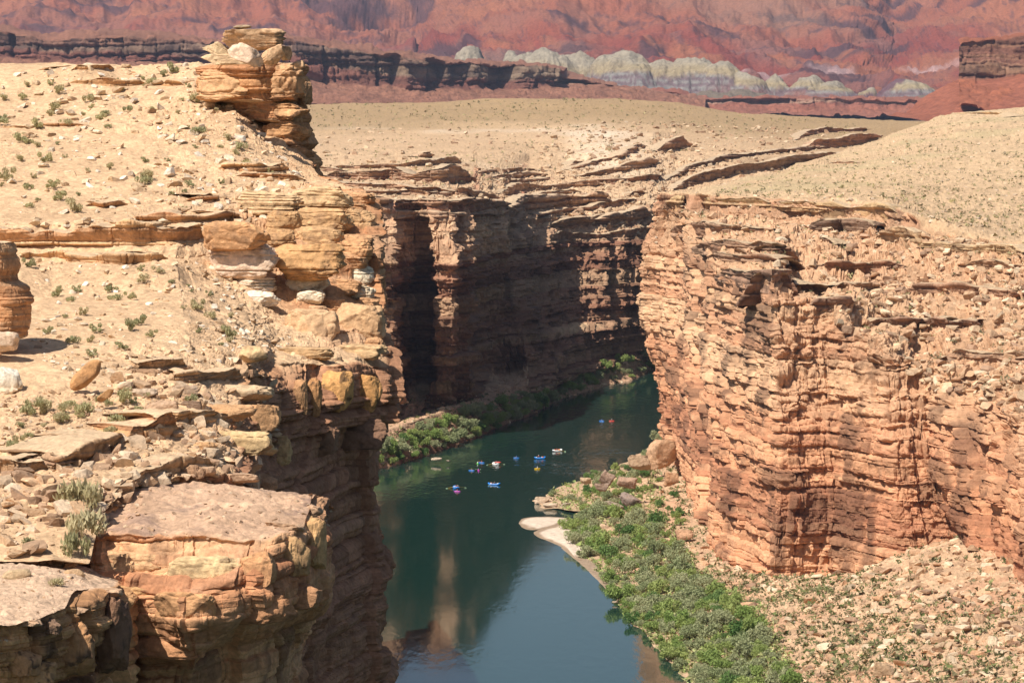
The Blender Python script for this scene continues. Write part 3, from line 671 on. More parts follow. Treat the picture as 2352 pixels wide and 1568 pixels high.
def farband(name, top, bot, d, seed, palette, amp=18, skirt=None, soil=(0.36, 0.16, 0.11), capd=900, hm=14, topy=6, deep=0.5, lowred=None):
    """a cliff band: top outline, foot of the cliff, and a talus skirt below it"""
    xs = sorted(set([p[0] for p in top]))
    ty = np.interp(xs, [p[0] for p in top], [p[1] for p in top]); by = np.interp(xs, [p[0] for p in bot], [p[1] for p in bot])
    sy = np.interp(xs, [p[0] for p in skirt], [p[1] for p in skirt])
    dd = [d(x) for x in xs] if callable(d) else [d]*len(xs)
    rows_ = [[P(x, y-topy, d=q+capd) for x, y, q in zip(xs, ty, dd)], [P(x, y, d=q) for x, y, q in zip(xs, ty, dd)],
             [P(x, y*0.5+b*0.5, d=q-12) for x, y, b, q in zip(xs, ty, by, dd)], [P(x, b, d=q-40) for x, b, q in zip(xs, by, dd)], [P(x, b, d=q-320) for x, b, q in zip(xs, sy, dd)]]
    rows_.insert(0, [(a[0], a[1]+30, a[2]-60) for a in rows_[0]])
    G = loft(rows_, 2.4, smooth=3)
    G, I = rockify(G, seed, [(amp*1.1, hm, 60), (amp*0.6, hm*0.4, 22)], flute=[(amp*3.4, 150), (amp*2.2, 55)], rough=13, roughsc=70, groove=0.5, rub=[(9, 26)], rubmask=0.6+0*G[..., 0])
    c = rockcol(I, palette, seed, vamt=0.6, soil=soil, vsc=38, varn=(0.10, 0.065, 0.06))
    if lowred is not None:
        yb = proj(I['P'])[1]; xb = proj(I['P'])[0]; fr_ = (yb-np.interp(xb, xs, ty))/np.maximum(np.interp(xb, xs, by)-np.interp(xb, xs, ty), 1)
        c = mix(c, np.array(lowred)*(0.8+0.4*I['r2'])[..., None], sstep(fr_+0.1*fbm(I['P'], 200, 3, seed+9), 0.52, 0.68)*sstep(I['steep'], .4, .7)*0.85)
    o = grid_mesh(name, G, M_far, c, smooth=True); tag(o, kind='structure'); return o, G, I
MESA = [(0.26,0.17,0.115),(0.22,0.14,0.10),(0.32,0.24,0.17),(0.27,0.155,0.11),(0.30,0.22,0.16)]
farband('dark_mesa_cliff', [(-500,60),(-100,64),(0,68),(60,72),(95,84),(130,82),(180,80),(260,76),(330,78),(420,86),(500,94),(640,90),(700,92),(760,100),(850,112),(880,122),(930,124),(960,132),(1040,142),(1100,144),(1190,146),(1260,152),(1300,162),(1322,176),(1370,190),(1420,204),(1500,212),(1620,228)],
        [(-500,138),(0,138),(120,142),(200,142),(330,148),(460,156),(640,150),(760,190),(900,206),(1100,208),(1300,206),(1340,204),(1420,208),(1620,232)], lambda x: 5600+max(0, x-900)*0.7, 131, MESA, 16,
        [(-500,185),(0,180),(300,190),(700,240),(1000,245),(1300,245),(1620,262)], soil=(0.36, 0.185, 0.125), topy=7, capd=1100, lowred=(0.24, 0.105, 0.08), hm=18)
farband('low_red_cliff_band', [(1380,200),(1480,204),(1560,206),(1610,222),(1660,222),(1760,222),(1900,222),(1990,226),(2080,226),(2200,234),(2260,244),(2500,250)],
        [(1380,250),(1620,254),(1900,258),(2200,258),(2500,262)], 6800, 141, [(0.40,0.22,0.16),(0.34,0.15,0.11),(0.46,0.30,0.22),(0.36,0.17,0.125)], 9,
        [(1380,262),(2500,272)], topy=2, hm=12, capd=500)
farband('red_butte_cliff', [(2203,96),(2210,92),(2260,88),(2300,84),(2352,80),(2700,78)], [(2203,186),(2260,188),(2300,184),(2352,180),(2700,176)], 4600, 151,
        [(0.32,0.17,0.12),(0.26,0.14,0.10),(0.38,0.24,0.15),(0.30,0.15,0.105)], 7, [(2203,250),(2352,270),(2700,290)], soil=(0.42, 0.17, 0.10), hm=13, capd=700, topy=0)
# red apron of the butte, falling to the left
rows_ = [[P(a, b, d=c) for a, b, c in r] for r in [
 [(2240,170,4750),(2300,170,4750),(2352,170,4750),(2800,160,4750)], [(2200,186,4640),(2260,185,4560),(2352,180,4540),(2800,170,4540)],
 [(2080,258,4550),(2200,250,4380),(2352,240,4340),(2800,235,4300)], [(2030,268,4450),(2200,290,4250),(2352,300,4200),(2800,300,4200)]]]
G = loft(rows_, 2.6, smooth=4); u_ = G.copy(); u_[..., 0] += u_[..., 2]; G = G+normals(G)*(ridged(u_, 90, 4, 161, aniso=(1, .3, .4))*7)[..., None]
c = np.array((0.40, 0.165, 0.105))*(1+0.2*fbm(G, 40, 4, 162))[..., None]
o = grid_mesh('butte_apron', G, M_far, c); tag(o, kind='structure')

DOMES = [(1080,119,50,150,7900),(1170,134,26,150,7900),(1215,112,50,200,7750),(1262,103,70,205,7700),(1330,112,60,175,7750),(1395,112,60,215,7500),(1440,106,90,215,7500),(1530,122,60,215,7450),(1585,117,80,222,7400),(1650,128,70,222,7350),(1700,155,60,220,7300),
         (1780,165,32,205,7300),(1850,167,52,226,7200),(1905,180,60,228,7150),(1990,194,22,214,7300),(2090,175,66,228,7200),(2238,190,42,226,7100),(1690,205,120,232,7050),(2150,216,70,236,7000)]
bx = np.linspace(-230, 1300, 520); bd = np.linspace(6880, 8250, 150)
XX, YY = np.meshgrid(bx, bd); PP = np.stack([XX, YY, 0*XX], -1)
wx = fbm(PP, 160, 4, 170)*60; wy = fbm(PP+500, 160, 4, 171)*60
zb = 150.0+(YY-6900)*0.018; ZZ = zb*0-50.0; owner = np.zeros(XX.shape)
for di, (cx_, ty, hw, by, d) in enumerate(DOMES):
    T = P(cx_, ty, d=d); w_ = hw*1.5*d/F; H = (T[2]-zb[0, 0])*(0.84 if di > 1 else 1.0)
    r = np.hypot((XX+wx*0.5-T[0])/w_, (YY+wy-d)/(w_*1.5))
    g = np.arctan2(YY-d, XX-T[0])
    fl = ridged(np.stack([np.cos(g)*w_*1.5, np.sin(g)*w_*1.5, 0*g+di*50], -1), w_*0.35, 3, 172)
    h = zb+H*(1-np.clip(r, 0, 2)**1.9)+(fl-0.6)*H*0.16*sstep(r, 0.15, 0.6)
    owner = np.where(h > ZZ, di, owner); ZZ = np.maximum(ZZ, h)
ZZ = np.maximum(ZZ, zb-60)
gz = np.stack([XX, YY*0.25, ZZ*1.5], -1)
ZZ = ZZ+fbm(PP, 60, 4, 173)*9+(ridged(gz, 38, 3, 180)-0.6)*11*sstep(ZZ, zb-5, zb+20)
G = np.stack([XX, YY, ZZ], -1)[::-1]
tops = np.array([P(q[0], q[1], d=q[4])[2] for q in DOMES])[owner.astype(int)][::-1]
h = (G[..., 2]-150)/np.maximum(tops-150, 20)+fbm(G, 130, 3, 174)*0.14
hh = G[..., 2]+fbm(G, 200, 3, 175)*8
c = mix(np.broadcast_to(np.array((0.44, 0.36, 0.235)), G.shape), np.array((0.44, 0.385, 0.30)), sstep(h, 0.66, 0.82))
c = mix(c, np.array((0.40, 0.33, 0.24)), sstep(fbm(G, 90, 3, 178, aniso=(1, .3, 2.5)), 0.1, 0.4)*0.5)
low_ = mix(np.broadcast_to(np.array((0.25, 0.19, 0.195)), G.shape), np.array((0.34, 0.32, 0.30)), sstep(0.5+0.5*np.sin(hh*0.42), 0.5, 0.8))
c = mix(c, low_, sstep(0.6-h, 0, 0.08))
own = owner[::-1]
c = mix(c, np.array((0.23, 0.14, 0.155)), ((own == 15) | (own == 14))*sstep(fbm(G, 160, 3, 177), -0.05, 0.1))
c = mix(c, np.array((0.27, 0.22, 0.17)), ((own == 17) | (own == 18))*1.0)
pk = sstep(fbm(G, 300, 3, 179), 0.05, 0.35)*sstep(0.5-h, 0, .1)
c = mix(c, np.array((0.36, 0.17, 0.13)), pk*0.7)
c = mix(c, np.array((0.34, 0.14, 0.10)), sstep(0.16-h, 0, 0.06))
o = grid_mesh('badland_hills', G, M_far, c*0.92*(1+0.12*fbm(G, 30, 3, 176))[..., None]); tag(o, kind='structure')
# ---- ledges: bands of bedded rock that stand out of a slope
def ledge(key, pts, seed, palette, back=5.0, over=0.25, scales=((0.35, 0.6, 2.2), (0.14, 0.25, 0.8)), name='rock_ledge', mat=None, rough=0.12, dens=7.0, vamt=0.3, soil=(0.60, 0.45, 0.30), vsc=1.8, groove=0.5, hk=1.0):
    xs = np.array([p[0] for p in pts], float); o_ = np.argsort(xs, kind='stable')
    u = np.concatenate([[0], np.cumsum(np.hypot(np.diff(xs), np.diff([p[1] for p in pts])))])
    n = max(4, int(u[-1]/dens)); uu_ = np.linspace(0, u[-1], n)
    X = np.interp(uu_, u, xs); Y = np.interp(uu_, u, [p[1] for p in pts]); Hh = np.interp(uu_, u, [p[2] for p in pts])*hk
    ft = np.array([tuple(pick(key, a, b)[0]) for a, b in zip(X, Y)])
    for _ in range(3): ft[1:-1] = 0.25*ft[:-2]+0.5*ft[1:-1]+0.25*ft[2:]
    tn = np.gradient(ft[:, :2], axis=0); tn /= np.maximum(np.linalg.norm(tn, axis=1, keepdims=True), 1e-6)
    uo = np.stack([tn[:, 1], -tn[:, 0]], -1); uo *= np.where(uo[:, 1:2] > 0.0, -1, 1)
    uo = uo*0.75+np.array((0, -0.25)); uo /= np.linalg.norm(uo, axis=1, keepdims=True)
    h = Hh*ft[:, 1]/F
    tp = np.clip(np.minimum(uu_, u[-1]-uu_)/(dens*2.5), 0.15, 1.0); h = h*tp*(0.62+0.62*np.clip(0.5+0.9*fbm(np.stack([uu_, 0*uu_+seed, 0*uu_], -1), 42, 3, seed), 0, 1))
    z = ft[:, 2]
    def r_(off, dz): return np.concatenate([ft[:, :2]+uo*off[:, None], (z+dz)[:, None]], 1)
    one = np.ones_like(h)
    rows_ = [r_(-one*back*1.6, -h*1.5), r_(-one*back, h*0.55), r_(-one*back*0.4, h*0.98), r_(h*over, h), r_(h*over*1.15+0.0, h*0.75), r_(h*over*0.3, h*0.4), r_(one*0, 0*h), r_(one*0, -h*0.6-0.3)]
    G = loft([[tuple(q) for q in r] for r in rows_], 2.2, smooth=1)
    G, I = rockify(G, seed, list(scales), rough=rough, roughsc=rough*9, groove=groove, rnd=0.35, nsm=3, wob=0.6)
    c = rockcol(I, palette, seed, vamt=vamt, soil=soil, vsc=vsc, soilk=(0.45, 0.75))
    o = grid_mesh(name, G, mat or M_near, c); tag(o, kind='structure'); return o
OR = [(0.60,0.38,0.21),(0.54,0.32,0.17),(0.64,0.44,0.26),(0.50,0.27,0.15)]
BR = [(0.44,0.29,0.18),(0.36,0.23,0.15),(0.50,0.34,0.21)]
LEDG = [
 ([(158,188,5),(200,192,15),(280,196,21),(312,193,12),(345,190,5)], OR), ([(165,160,10),(215,158,14),(265,156,10)], OR), ([(370,193,12),(430,196,18)], OR),
 ([(-40,562,44),(60,566,46),(130,566,48),(240,568,54),(330,562,52),(400,556,44),(480,548,36)], OR),
 ([(45,586,12),(100,591,16),(180,598,20),(300,604,24),(385,590,12)], OR),
 ([(425,458,14),(460,462,22),(500,452,18)], OR), ([(195,470,12),(240,478,20),(295,468,10)], OR), ([(300,505,20),(380,510,24),(450,508,20),(560,500,20)], OR),
 ([(300,850,18),(360,850,28),(442,844,26)], BR), ([(-20,1084,30),(60,1086,34),(120,1074,28)], BR), ([(120,1078,30),(190,1056,36),(250,1032,34),(292,1006,26)], BR),
 ([(288,1010,34),(340,1004,44),(412,990,46)], OR), ([(262,1130,16),(330,1100,30),(420,1080,36),(500,1068,26)], BR),
 ([(395,966,22),(450,968,32),(540,962,28)], OR),
 ([(390,870,16),(450,876,30),(560,868,28)], BR), ([(180,1150,16),(240,1140,24)], BR), ([(0,290,5),(60,292,8),(110,290,5)], OR), ([(80,285,5),(140,288,9),(200,285,5)], OR),
 ([(500,385,12),(600,392,18),(668,388,20)], OR), ([(540,402,10),(640,410,14),(700,412,12)], OR)]
for q, (pts, pl) in enumerate(LEDG): ledge('near', pts, 300+q*7, pl)
FL = [(0.44,0.28,0.18),(0.38,0.22,0.14),(0.50,0.34,0.23),(0.46,0.30,0.20)]
DK = [(0.30,0.20,0.14),(0.24,0.15,0.105),(0.38,0.26,0.18)]
fs = ((3.4, 2.6, 9), (1.5, 1.1, 3.5))
for q, (pts, pl) in enumerate([
 ([(735,404,14),(800,408,16),(900,410,20),(1000,414,28),(1060,416,34),(1088,414,34)], FL), ([(735,390,8),(760,392,10),(800,390,6)], FL),
 ([(1120,405,6),(1220,402,10),(1260,398,5)], FL), ([(1170,480,30),(1230,478,40),(1280,476,34),(1340,474,38),(1410,472,40)], FL),
 ([(1210,455,8),(1290,448,14),(1340,440,10)], FL), ([(1330,405,10),(1390,398,18),(1440,392,22),(1500,378,34),(1512,370,30)], FL),
 ([(1505,345,22),(1545,340,26),(1592,334,26)], FL), ([(1300,380,8),(1350,372,12)], FL), ([(960,357,4),(972,360,22),(990,360,26),(1000,360,6)], FL),
 ([(1545,432,8),(1590,424,26),(1640,412,26),(1700,396,26),(1780,386,28),(1850,376,24),(1935,354,12)], DK),
 ([(1850,334,8),(1880,337,24),(1940,333,26),(1990,323,18),(2030,309,8)], [(0.50,0.30,0.20),(0.42,0.25,0.17)]), ([(1250,520,18),(1330,520,26),(1420,512,30),(1500,500,34)], FL),
 ([(700,470,14),(860,470,20),(1000,474,22),(1130,478,24),(1180,486,20)], FL), ([(1430,450,8),(1500,445,12)], FL)]):
    if pts[-1][0]-pts[0][0] > 130:
        ledge('far', [(a+14, b+h*0.9+3, h*0.5) for a, b, h in pts], 900+q*7, pl, back=9, scales=fs, mat=M_mid, rough=1.3, vamt=0.35, vsc=9, soil=(0.54, 0.42, 0.29), dens=9)
        ledge('far', [(a-22, b-h*1.1-5, h*0.4) for a, b, h in pts], 950+q*7, pl, back=9, scales=fs, mat=M_mid, rough=1.3, vamt=0.35, vsc=9, soil=(0.54, 0.42, 0.29), dens=9)
    ledge('far', pts, 500+q*7, pl, back=11, scales=fs, mat=M_mid, rough=1.3, vamt=0.35, vsc=9, soil=(0.54, 0.42, 0.29), dens=9)
MB = [(0.40,0.26,0.18),(0.34,0.21,0.145)]
YL = [(0.54,0.38,0.21),(0.48,0.31,0.18),(0.58,0.42,0.26)]
for q, (pts, pl) in enumerate([
 ([(1520,474,22),(1600,474,24),(1680,470,22),(1800,476,16),(1900,480,12)], YL), ([(1830,484,14),(1960,490,26),(2060,490,26)], YL),
 ([(1870,522,16),(1960,528,26),(2010,520,24)], DK), ([(2010,545,16),(2080,552,34),(2120,566,30)], YL), ([(2110,560,10),(2230,575,20),(2360,580,20)], YL),
 ([(1880,545,14),(1920,560,10)], FL), ([(1900,372,3),(1980,372,4)], FL), ([(2220,258,3),(2290,262,7),(2352,264,8)], YL),
 ([(1530,532,14),(1600,530,20),(1700,534,18),(1780,528,10)], FL), ([(1580,572,14),(1680,570,22),(1800,580,18)], FL), ([(1880,612,16),(1980,620,22),(2080,610,16)], FL), ([(2090,668,18),(2200,672,26),(2340,680,22)], FL), ([(1990,742,16),(2120,748,24),(2260,752,20)], MB), ([(2160,822,16),(2280,826,24),(2400,830,20)], FL), ([(1920,655,10),(2040,668,18)], FL), ([(2200,612,12),(2300,616,20),(2400,618,16)], FL),
 ([(1640,640,28),(1720,650,34),(1830,656,36)], MB), ([(1860,700,24),(1960,705,30)], MB), ([(1620,590,16),(1700,600,18),(1790,596,16)], FL)]):
    ledge('right', pts, 700+q*7, pl, back=9, scales=((1.8, 2.8, 9), (0.8, 1.0, 3.5)), mat=M_mid, rough=0.6, vamt=0.4, vsc=7, soil=(0.55, 0.42, 0.28), dens=9)

# ---- free rocks
def rock_np(seed, sub=4, cuts=14, rough=0.05, lo=0.45, hi=0.95, bed=0.0, box=0.0):
    bm = bmesh.new(); bmesh.ops.create_icosphere(bm, subdivisions=sub, radius=1.0)
    V = np.array([v.co[:] for v in bm.verts]); Fc = np.array([[v.index for v in f.verts] for f in bm.faces]); bm.free()
    rs = np.random.RandomState(seed)
    if box: V = np.sign(V)*np.abs(V)**box; V /= np.abs(V).max()
    ns = rs.normal(size=(cuts, 3)); ns /= np.linalg.norm(ns, axis=1, keepdims=True)
    ns[:3] = [(0.05, 0.1, 1), (0.1, -0.05, -1), (rs.uniform(-.3, .3), -1, 0.1)]; ns /= np.linalg.norm(ns, axis=1, keepdims=True)
    for n in ns:
        h = rs.uniform(lo, hi); d = V@n-h; V = V-np.maximum(d, 0)[:, None]*n*0.96
    V /= np.abs(V).max(axis=0)
    if sub >= 5:
        v_, e_, h_ = rubble(V+seed*3.7, 0.75, seed); V = V*(1+0.055*v_-0.03*(1-e_))[:, None]
        v_, e_, h_ = rubble(V+seed*1.7, 0.3, seed+1); V = V*(1+0.018*v_)[:, None]
    if bed:
        i, dl, du, th = strata(V[:, 2]*3+7+seed, 0.8, seed % 9); e = sstep(np.minimum(dl, du)/0.16)
        V[:, :2] *= (1-bed*(1-e)+bed*0.6*(hsh(i, 1, 1, seed)-0.5))[:, None]
    n1 = fbm(V*1.0+seed, 0.9, 4, seed); n2 = ridged(V+seed, 0.35, 4, seed+9)-0.5; V = V*(1+rough*2*n1+rough*0.8*n2)[:, None]
    return V, Fc
def boulder(px, py, wpx, hpx, d=None, key=None, seed=1, roll=0.0, yaw=0.0, depth=0.8, col=(0.60,0.40,0.23), top=None, label=None, cat='boulder', group=None, sub=4, mat=None, rough=0.06, bed=0.0, name='boulder', sink=0.0, var=0.12, cuts=14, stain=(0.30,0.19,0.12), st_amt=0.5, lo=0.45, box=0.0):
    """px,py = centre in the picture, wpx x hpx its size there; at real distance d"""
    if d is None: d = pick(key, px, py+hpx*0.45, 8)[0][1]
    c = np.array(P(px, py, d=d)); k = d/F
    V, Fc = rock_np(seed, sub, cuts, rough, lo, 0.95, bed, box)
    V = V*np.array((wpx/2*k, depth*(wpx+hpx)/4*k, hpx/2*k))
    cy, sy = math.cos(yaw), math.sin(yaw); V = V@np.array([[cy, sy, 0], [-sy, cy, 0], [0, 0, 1]])
    cr, sr = math.cos(roll), math.sin(roll); V = V@np.array([[cr, 0, -sr], [0, 1, 0], [sr, 0, cr]])
    r = (wpx+hpx)/4*k
    n1 = fbm(V+c, r*0.7, 4, seed+3); n2 = fbm(V+c, r*0.35, 4, seed+4)
    cc = np.array(col)*(1+var*2*n1)[:, None]; cc = mix(cc, np.array(stain), sstep(n2, 0.1, 0.45)*st_amt)
    if top is not None: cc = mix(cc, np.array(top), sstep(V[:, 2]/(hpx/2*k)+n1*0.5, -0.2, 0.5))
    V[:, 2] -= 0
    o = mesh_np(name, V, Fc, mat or M_near, np.clip(cc, .01, .9), smooth=True); o.location = (c[0], c[1]+depth*r*0.4, c[2]-sink)
    tag(o, label, cat, group)
    return o
OG = (0.60,0.36,0.195); PALE = (0.72,0.55,0.41); CR = (0.62,0.43,0.27)
# boulders piled on top of the stack
boulder(580, 92, 152, 52, 213, seed=5, col=CR, label='flat-topped cream boulder lying highest on the layered rock stack', bed=0.10, roll=-0.04, depth=0.9, cuts=9, sub=5, box=0.7)
boulder(566, 122, 84, 52, 211, seed=9, roll=0.45, col=PALE, label='pale angular boulder tilted under the flat-topped capstone', depth=0.8, sub=5, box=0.7)
boulder(505, 120, 82, 40, 214, seed=12, roll=0.5, col=(0.55,0.42,0.27), label='weathered brown slab leaning on the left flank of the stack top', bed=0.1, sub=5, box=0.7)
boulder(630, 124, 66, 42, 212, seed=15, roll=-0.6, col=CR, label='layered block tilted down to the right beneath the capstone', bed=0.14, sub=5, box=0.7)
boulder(655, 122, 34, 36, 214, seed=16, col=(0.5,0.38,0.25), label='small dark-edged boulder at the right end of the stack top', sub=5, box=0.7)
boulder(683, 150, 34, 22, 214, seed=17, col=CR, label='small boulder on the right shoulder of the stack', sub=5, box=0.7)
boulder(560, 63, 48, 12, 213, seed=18, col=(0.42,0.32,0.22), label='thin dark slab resting on the capstone of the stack', bed=0.1)
boulder(540, 140, 150, 34, 214, seed=19, col=(0.64,0.48,0.31), label='broad low cream rock under the leaning boulders of the stack', sub=5, box=0.7)
for q, (a, b, ww, hh_, dd_, lab, cl, yw) in enumerate([(530,196,160,78,219,'wide pitted block forming the left part of the stack cap',(0.62,0.40,0.23),-0.3),(638,192,128,92,219,'massive cracked block at the right of the stack cap',(0.60,0.38,0.22),-0.6),
 (600,226,170,26,219,'thin brown ledge along the foot of the stack cap',(0.50,0.29,0.16),-0.4),(636,258,160,44,219,'smooth orange bed below the stack cap',(0.62,0.38,0.21),-0.5),(655,305,118,56,219,'hollowed orange block halfway down the stack',(0.60,0.36,0.19),-0.6),
 (668,348,112,34,219,'dark-shadowed ledge block low on the stack',(0.56,0.34,0.19),-0.6),(690,378,90,40,219,'small square block leaning at the foot of the stack',(0.60,0.38,0.21),-0.5),(612,372,120,22,217,'long thin ledge at the left foot of the stack',(0.64,0.45,0.28),-0.2),
 (620,392,130,22,216,'lower thin ledge at the left foot of the stack',(0.62,0.43,0.27),-0.2),(700,215,24,60,221,'narrow block on the shaded right side of the stack cap',(0.50,0.31,0.18),-0.6)]):
    boulder(a, b, ww, hh_, dd_, seed=460+q, col=cl, label=lab, yaw=yw, depth=0.9, rough=0.10, bed=0.06, cuts=12, lo=0.7, sub=6, box=0.6, name='rock_block', cat='rock block', group='blocks of the layered rock stack')
# rounded bulges of the near cliff
B2 = [(540,543,146,62,176,'large smooth oval tan boulder jutting from the near cliff',OG,None,0.55,23,0.03,0),
 (566,600,156,76,177,'rounded pink and cream bulge under the oval boulder',PALE,None,0.8,24,0.06,0.06),(566,650,124,40,177,'pale banded bulge below the pink one',(0.74,0.60,0.45),None,0.8,25,0.05,0.1),
 (590,688,92,36,176.5,'white rounded foot boulder at the bottom of the pale bulges',(0.78,0.67,0.53),None,0.8,26,0.05,0.05),
 (706,600,160,76,177,'rounded orange boulder with a row of small holes',(0.56,0.35,0.18),None,0.7,27,0.06,0.05),(704,651,98,34,178,'pale wedge of rock beneath the orange boulder',(0.72,0.60,0.44),None,0.7,28,0.04,0),
 (815,582,72,58,182,'orange upper block at the right edge of the near cliff',OG,None,0.8,29,0.06,0.08),(812,634,82,46,182,'cream block in the right-edge column of bulges',(0.74,0.64,0.48),None,0.8,30,0.05,0.06),
 (806,674,94,38,182,'lower cream block of the right-edge column',(0.70,0.58,0.42),None,0.8,31,0.05,0.1),(715,684,60,30,177,'small white knob between the cream blocks',(0.76,0.66,0.50),None,0.8,32,0.06,0.0),
 (716,712,64,18,177,'thin tan slab under the white knob',CR,None,0.7,33,0.05,0.1),(712,752,118,82,173,'big smooth orange boulder above the lower ledge',(0.64,0.44,0.27),None,0.8,34,0.03,0),
 (815,748,122,86,177,'big rounded orange boulder at the cliff corner above the ledge',(0.58,0.39,0.23),None,0.8,35,0.05,0.0),
 (698,812,118,30,167,'thick flat ledge slab under the big orange boulders',(0.58,0.40,0.23),None,0.7,36,0.04,0.05),(818,808,124,34,171,'right-hand ledge slab with a dark underside',(0.58,0.41,0.24),None,0.7,37,0.05,0.0),
 (740,455,130,46,187,'wide cracked slab on top of the near cliff',(0.66,0.47,0.28),None,0.7,38,0.05,0.05),(620,468,130,50,186,'wide tan slab left of the cracked one on the near cliff',(0.64,0.46,0.28),None,0.7,39,0.05,0.08),
 (738,506,126,52,185,'rough orange block below the cracked slab',(0.58,0.38,0.21),None,0.7,40,0.07,0.08),(824,520,64,74,188,'upright rough block on the right edge of the near cliff',(0.56,0.37,0.21),None,0.8,41,0.08,0.05),
 (650,512,72,50,184,'squat brown block beside the oval boulder',(0.54,0.35,0.19),None,0.7,42,0.07,0.05),(730,545,110,44,183,'overhanging orange block with a shadowed underside',(0.58,0.38,0.21),None,0.7,43,0.05,0.0),
 (645,548,66,40,181,'small layered block right of the oval boulder',(0.52,0.33,0.18),None,0.7,44,0.06,0.1)]
for (a, b, ww, hh_, d, lab, cl, tp, dp, sd_, rg_, bd_) in B2:
    d = min(d, pick('near', a, b, 7)[0][1]+0.7)
    boulder(a, b, ww*1.13, hh_*1.16, d, seed=sd_, col=cl, label=lab, depth=dp, rough=rg_*1.5, bed=bd_*1.6, yaw=-0.3, group='rounded blocks of the near cliff', cuts=12, lo=0.82, sub=6, box=0.62, name='rock_block', cat='rock block')
B3 = [(560,905,140,44,152,'flat tan rock cap on the broken slope above the golden blocks',(0.62,0.47,0.31)),(505,950,150,44,145,'golden layered block left of the gap in the lower slope',(0.62,0.39,0.22)),(600,965,90,74,150,'golden pitted block above the pale cratered one',(0.61,0.38,0.21)),
 (560,1020,150,64,143,'big pale yellow cratered block overhanging a shadow',(0.64,0.47,0.27)),(640,1035,60,70,148,'narrow yellow block at the right end of the cratered one',(0.60,0.42,0.23)),(470,1030,60,34,138,'small orange block standing alone on the sandy slope',(0.60,0.38,0.21)),
 (540,1100,110,26,135,'low knobbly brown rock below the cratered block',(0.48,0.33,0.22)),(610,1110,60,44,140,'upright reddish knob beside the dark wall',(0.54,0.34,0.21)),(440,1085,60,40,134,'rounded brown block in the rubble left of the knobbly rock',(0.46,0.30,0.19)),
 (430,900,66,34,146,'grey-brown slab in the rubble beneath the dark ledge',(0.48,0.36,0.26)),(330,905,70,26,144,'tilted grey slab, cracked in two, on the rubble',(0.54,0.42,0.31)),(372,935,80,30,142,'flat brown slab pointing to the right on the rubble',(0.50,0.35,0.24)),
 (440,935,46,34,144,'dark knobbly boulder in the rubble',(0.30,0.21,0.15))]
for q, (a, b, ww, hh_, d, lab, cl) in enumerate(B3):
    d = pick('near', a, b, 7)[0][1]+0.15
    boulder(a, b, ww, hh_, d, seed=400+q, col=cl, label=lab, depth=0.7, rough=0.11, bed=0.05, cuts=12, lo=0.6, sub=5, box=0.66, name='rock_block', cat='rock block')
B4 = [(775,902,74,104,168.5,'bright orange rock face panel with dark water stripes',(0.64,0.38,0.17)),(842,905,78,100,170,'bright orange rock panel at the corner of the dark wall',(0.62,0.36,0.16)),(722,912,38,96,164,'narrow orange pillar left of the striped panel',(0.52,0.30,0.15)),
 (686,915,40,90,161,'narrow brown pillar at the head of the dark wall',(0.48,0.29,0.16)),(800,1000,180,84,169,'long dark varnished block under the orange panels',(0.27,0.165,0.11)),(745,1010,70,80,163,'dark brown block with a pale face in the dark wall',(0.34,0.21,0.14))]
for q, (a, b, ww, hh_, d, lab, cl) in enumerate(B4):
    d = pick('near', a, b, 7)[0][1]+0.2
    boulder(a, b, ww, hh_, d, seed=440+q, col=cl, label=lab, depth=0.5, rough=0.08, cuts=14, lo=0.75, sub=6, box=0.5, name='rock_block', cat='rock block', stain=(0.10, 0.07, 0.055), st_amt=0.7)
B5 = [(300,1372,120,56,121,'orange-brown block on the left face of the flat-topped ledge',(0.56,0.36,0.19)),(430,1400,150,80,119.5,'big golden block at the front corner of the flat-topped ledge',(0.62,0.37,0.20)),(470,1312,170,66,119.6,'pale yellow slab overhanging the front of the flat-topped ledge',(0.68,0.51,0.30)),
 (300,1300,170,60,120.6,'broad yellow step under the rim of the flat-topped ledge',(0.66,0.43,0.25)),(596,1310,80,84,121,'golden block in the middle of the shaded side of the flat-topped ledge',(0.60,0.35,0.19)),(668,1280,80,100,123.5,'tan block near the right end of the flat-topped ledge',(0.56,0.37,0.20)),
 (722,1250,44,120,127,'pillar-like block at the far right corner of the flat-topped ledge',(0.58,0.38,0.20)),(380,1478,200,66,121,'long red-brown block below the golden ones',(0.52,0.29,0.16)),(590,1395,160,76,121.5,'dark orange block under the shaded side',(0.48,0.27,0.15)),
 (690,1370,90,60,125,'brown block at the lower right of the flat-topped ledge',(0.46,0.27,0.155)),(340,1440,150,34,121,'thin orange bed above the long red-brown block',(0.60,0.37,0.20))]
for q, (a, b, ww, hh_, d, lab, cl) in enumerate(B5):
    d = pick('slab', a, b, 7)[0][1]+0.3
    boulder(a, b, ww*1.08, hh_*1.08, d, seed=480+q, col=cl, label=lab, yaw=-0.35, depth=0.7, rough=0.08, cuts=12, lo=0.75, sub=6, box=0.5, name='rock_block', cat='rock block', group='blocks of the flat-topped ledge', stain=(0.16, 0.10, 0.07))
B6 = [(36,1520,100,66,110,'orange-brown block low in the nearest ledge at the left edge',(0.52,0.31,0.17)),(165,1490,110,120,113.5,'tall orange block with dark stains in the nearest ledge',(0.54,0.32,0.17)),(250,1460,80,170,117,'dark varnished block at the right corner of the nearest ledge',(0.28,0.17,0.11)),
 (110,1440,70,40,112,'dark crumbling block under the rim of the nearest ledge',(0.24,0.16,0.11)),(70,1550,110,60,110.6,'banded orange block at the bottom left corner',(0.58,0.36,0.19))]
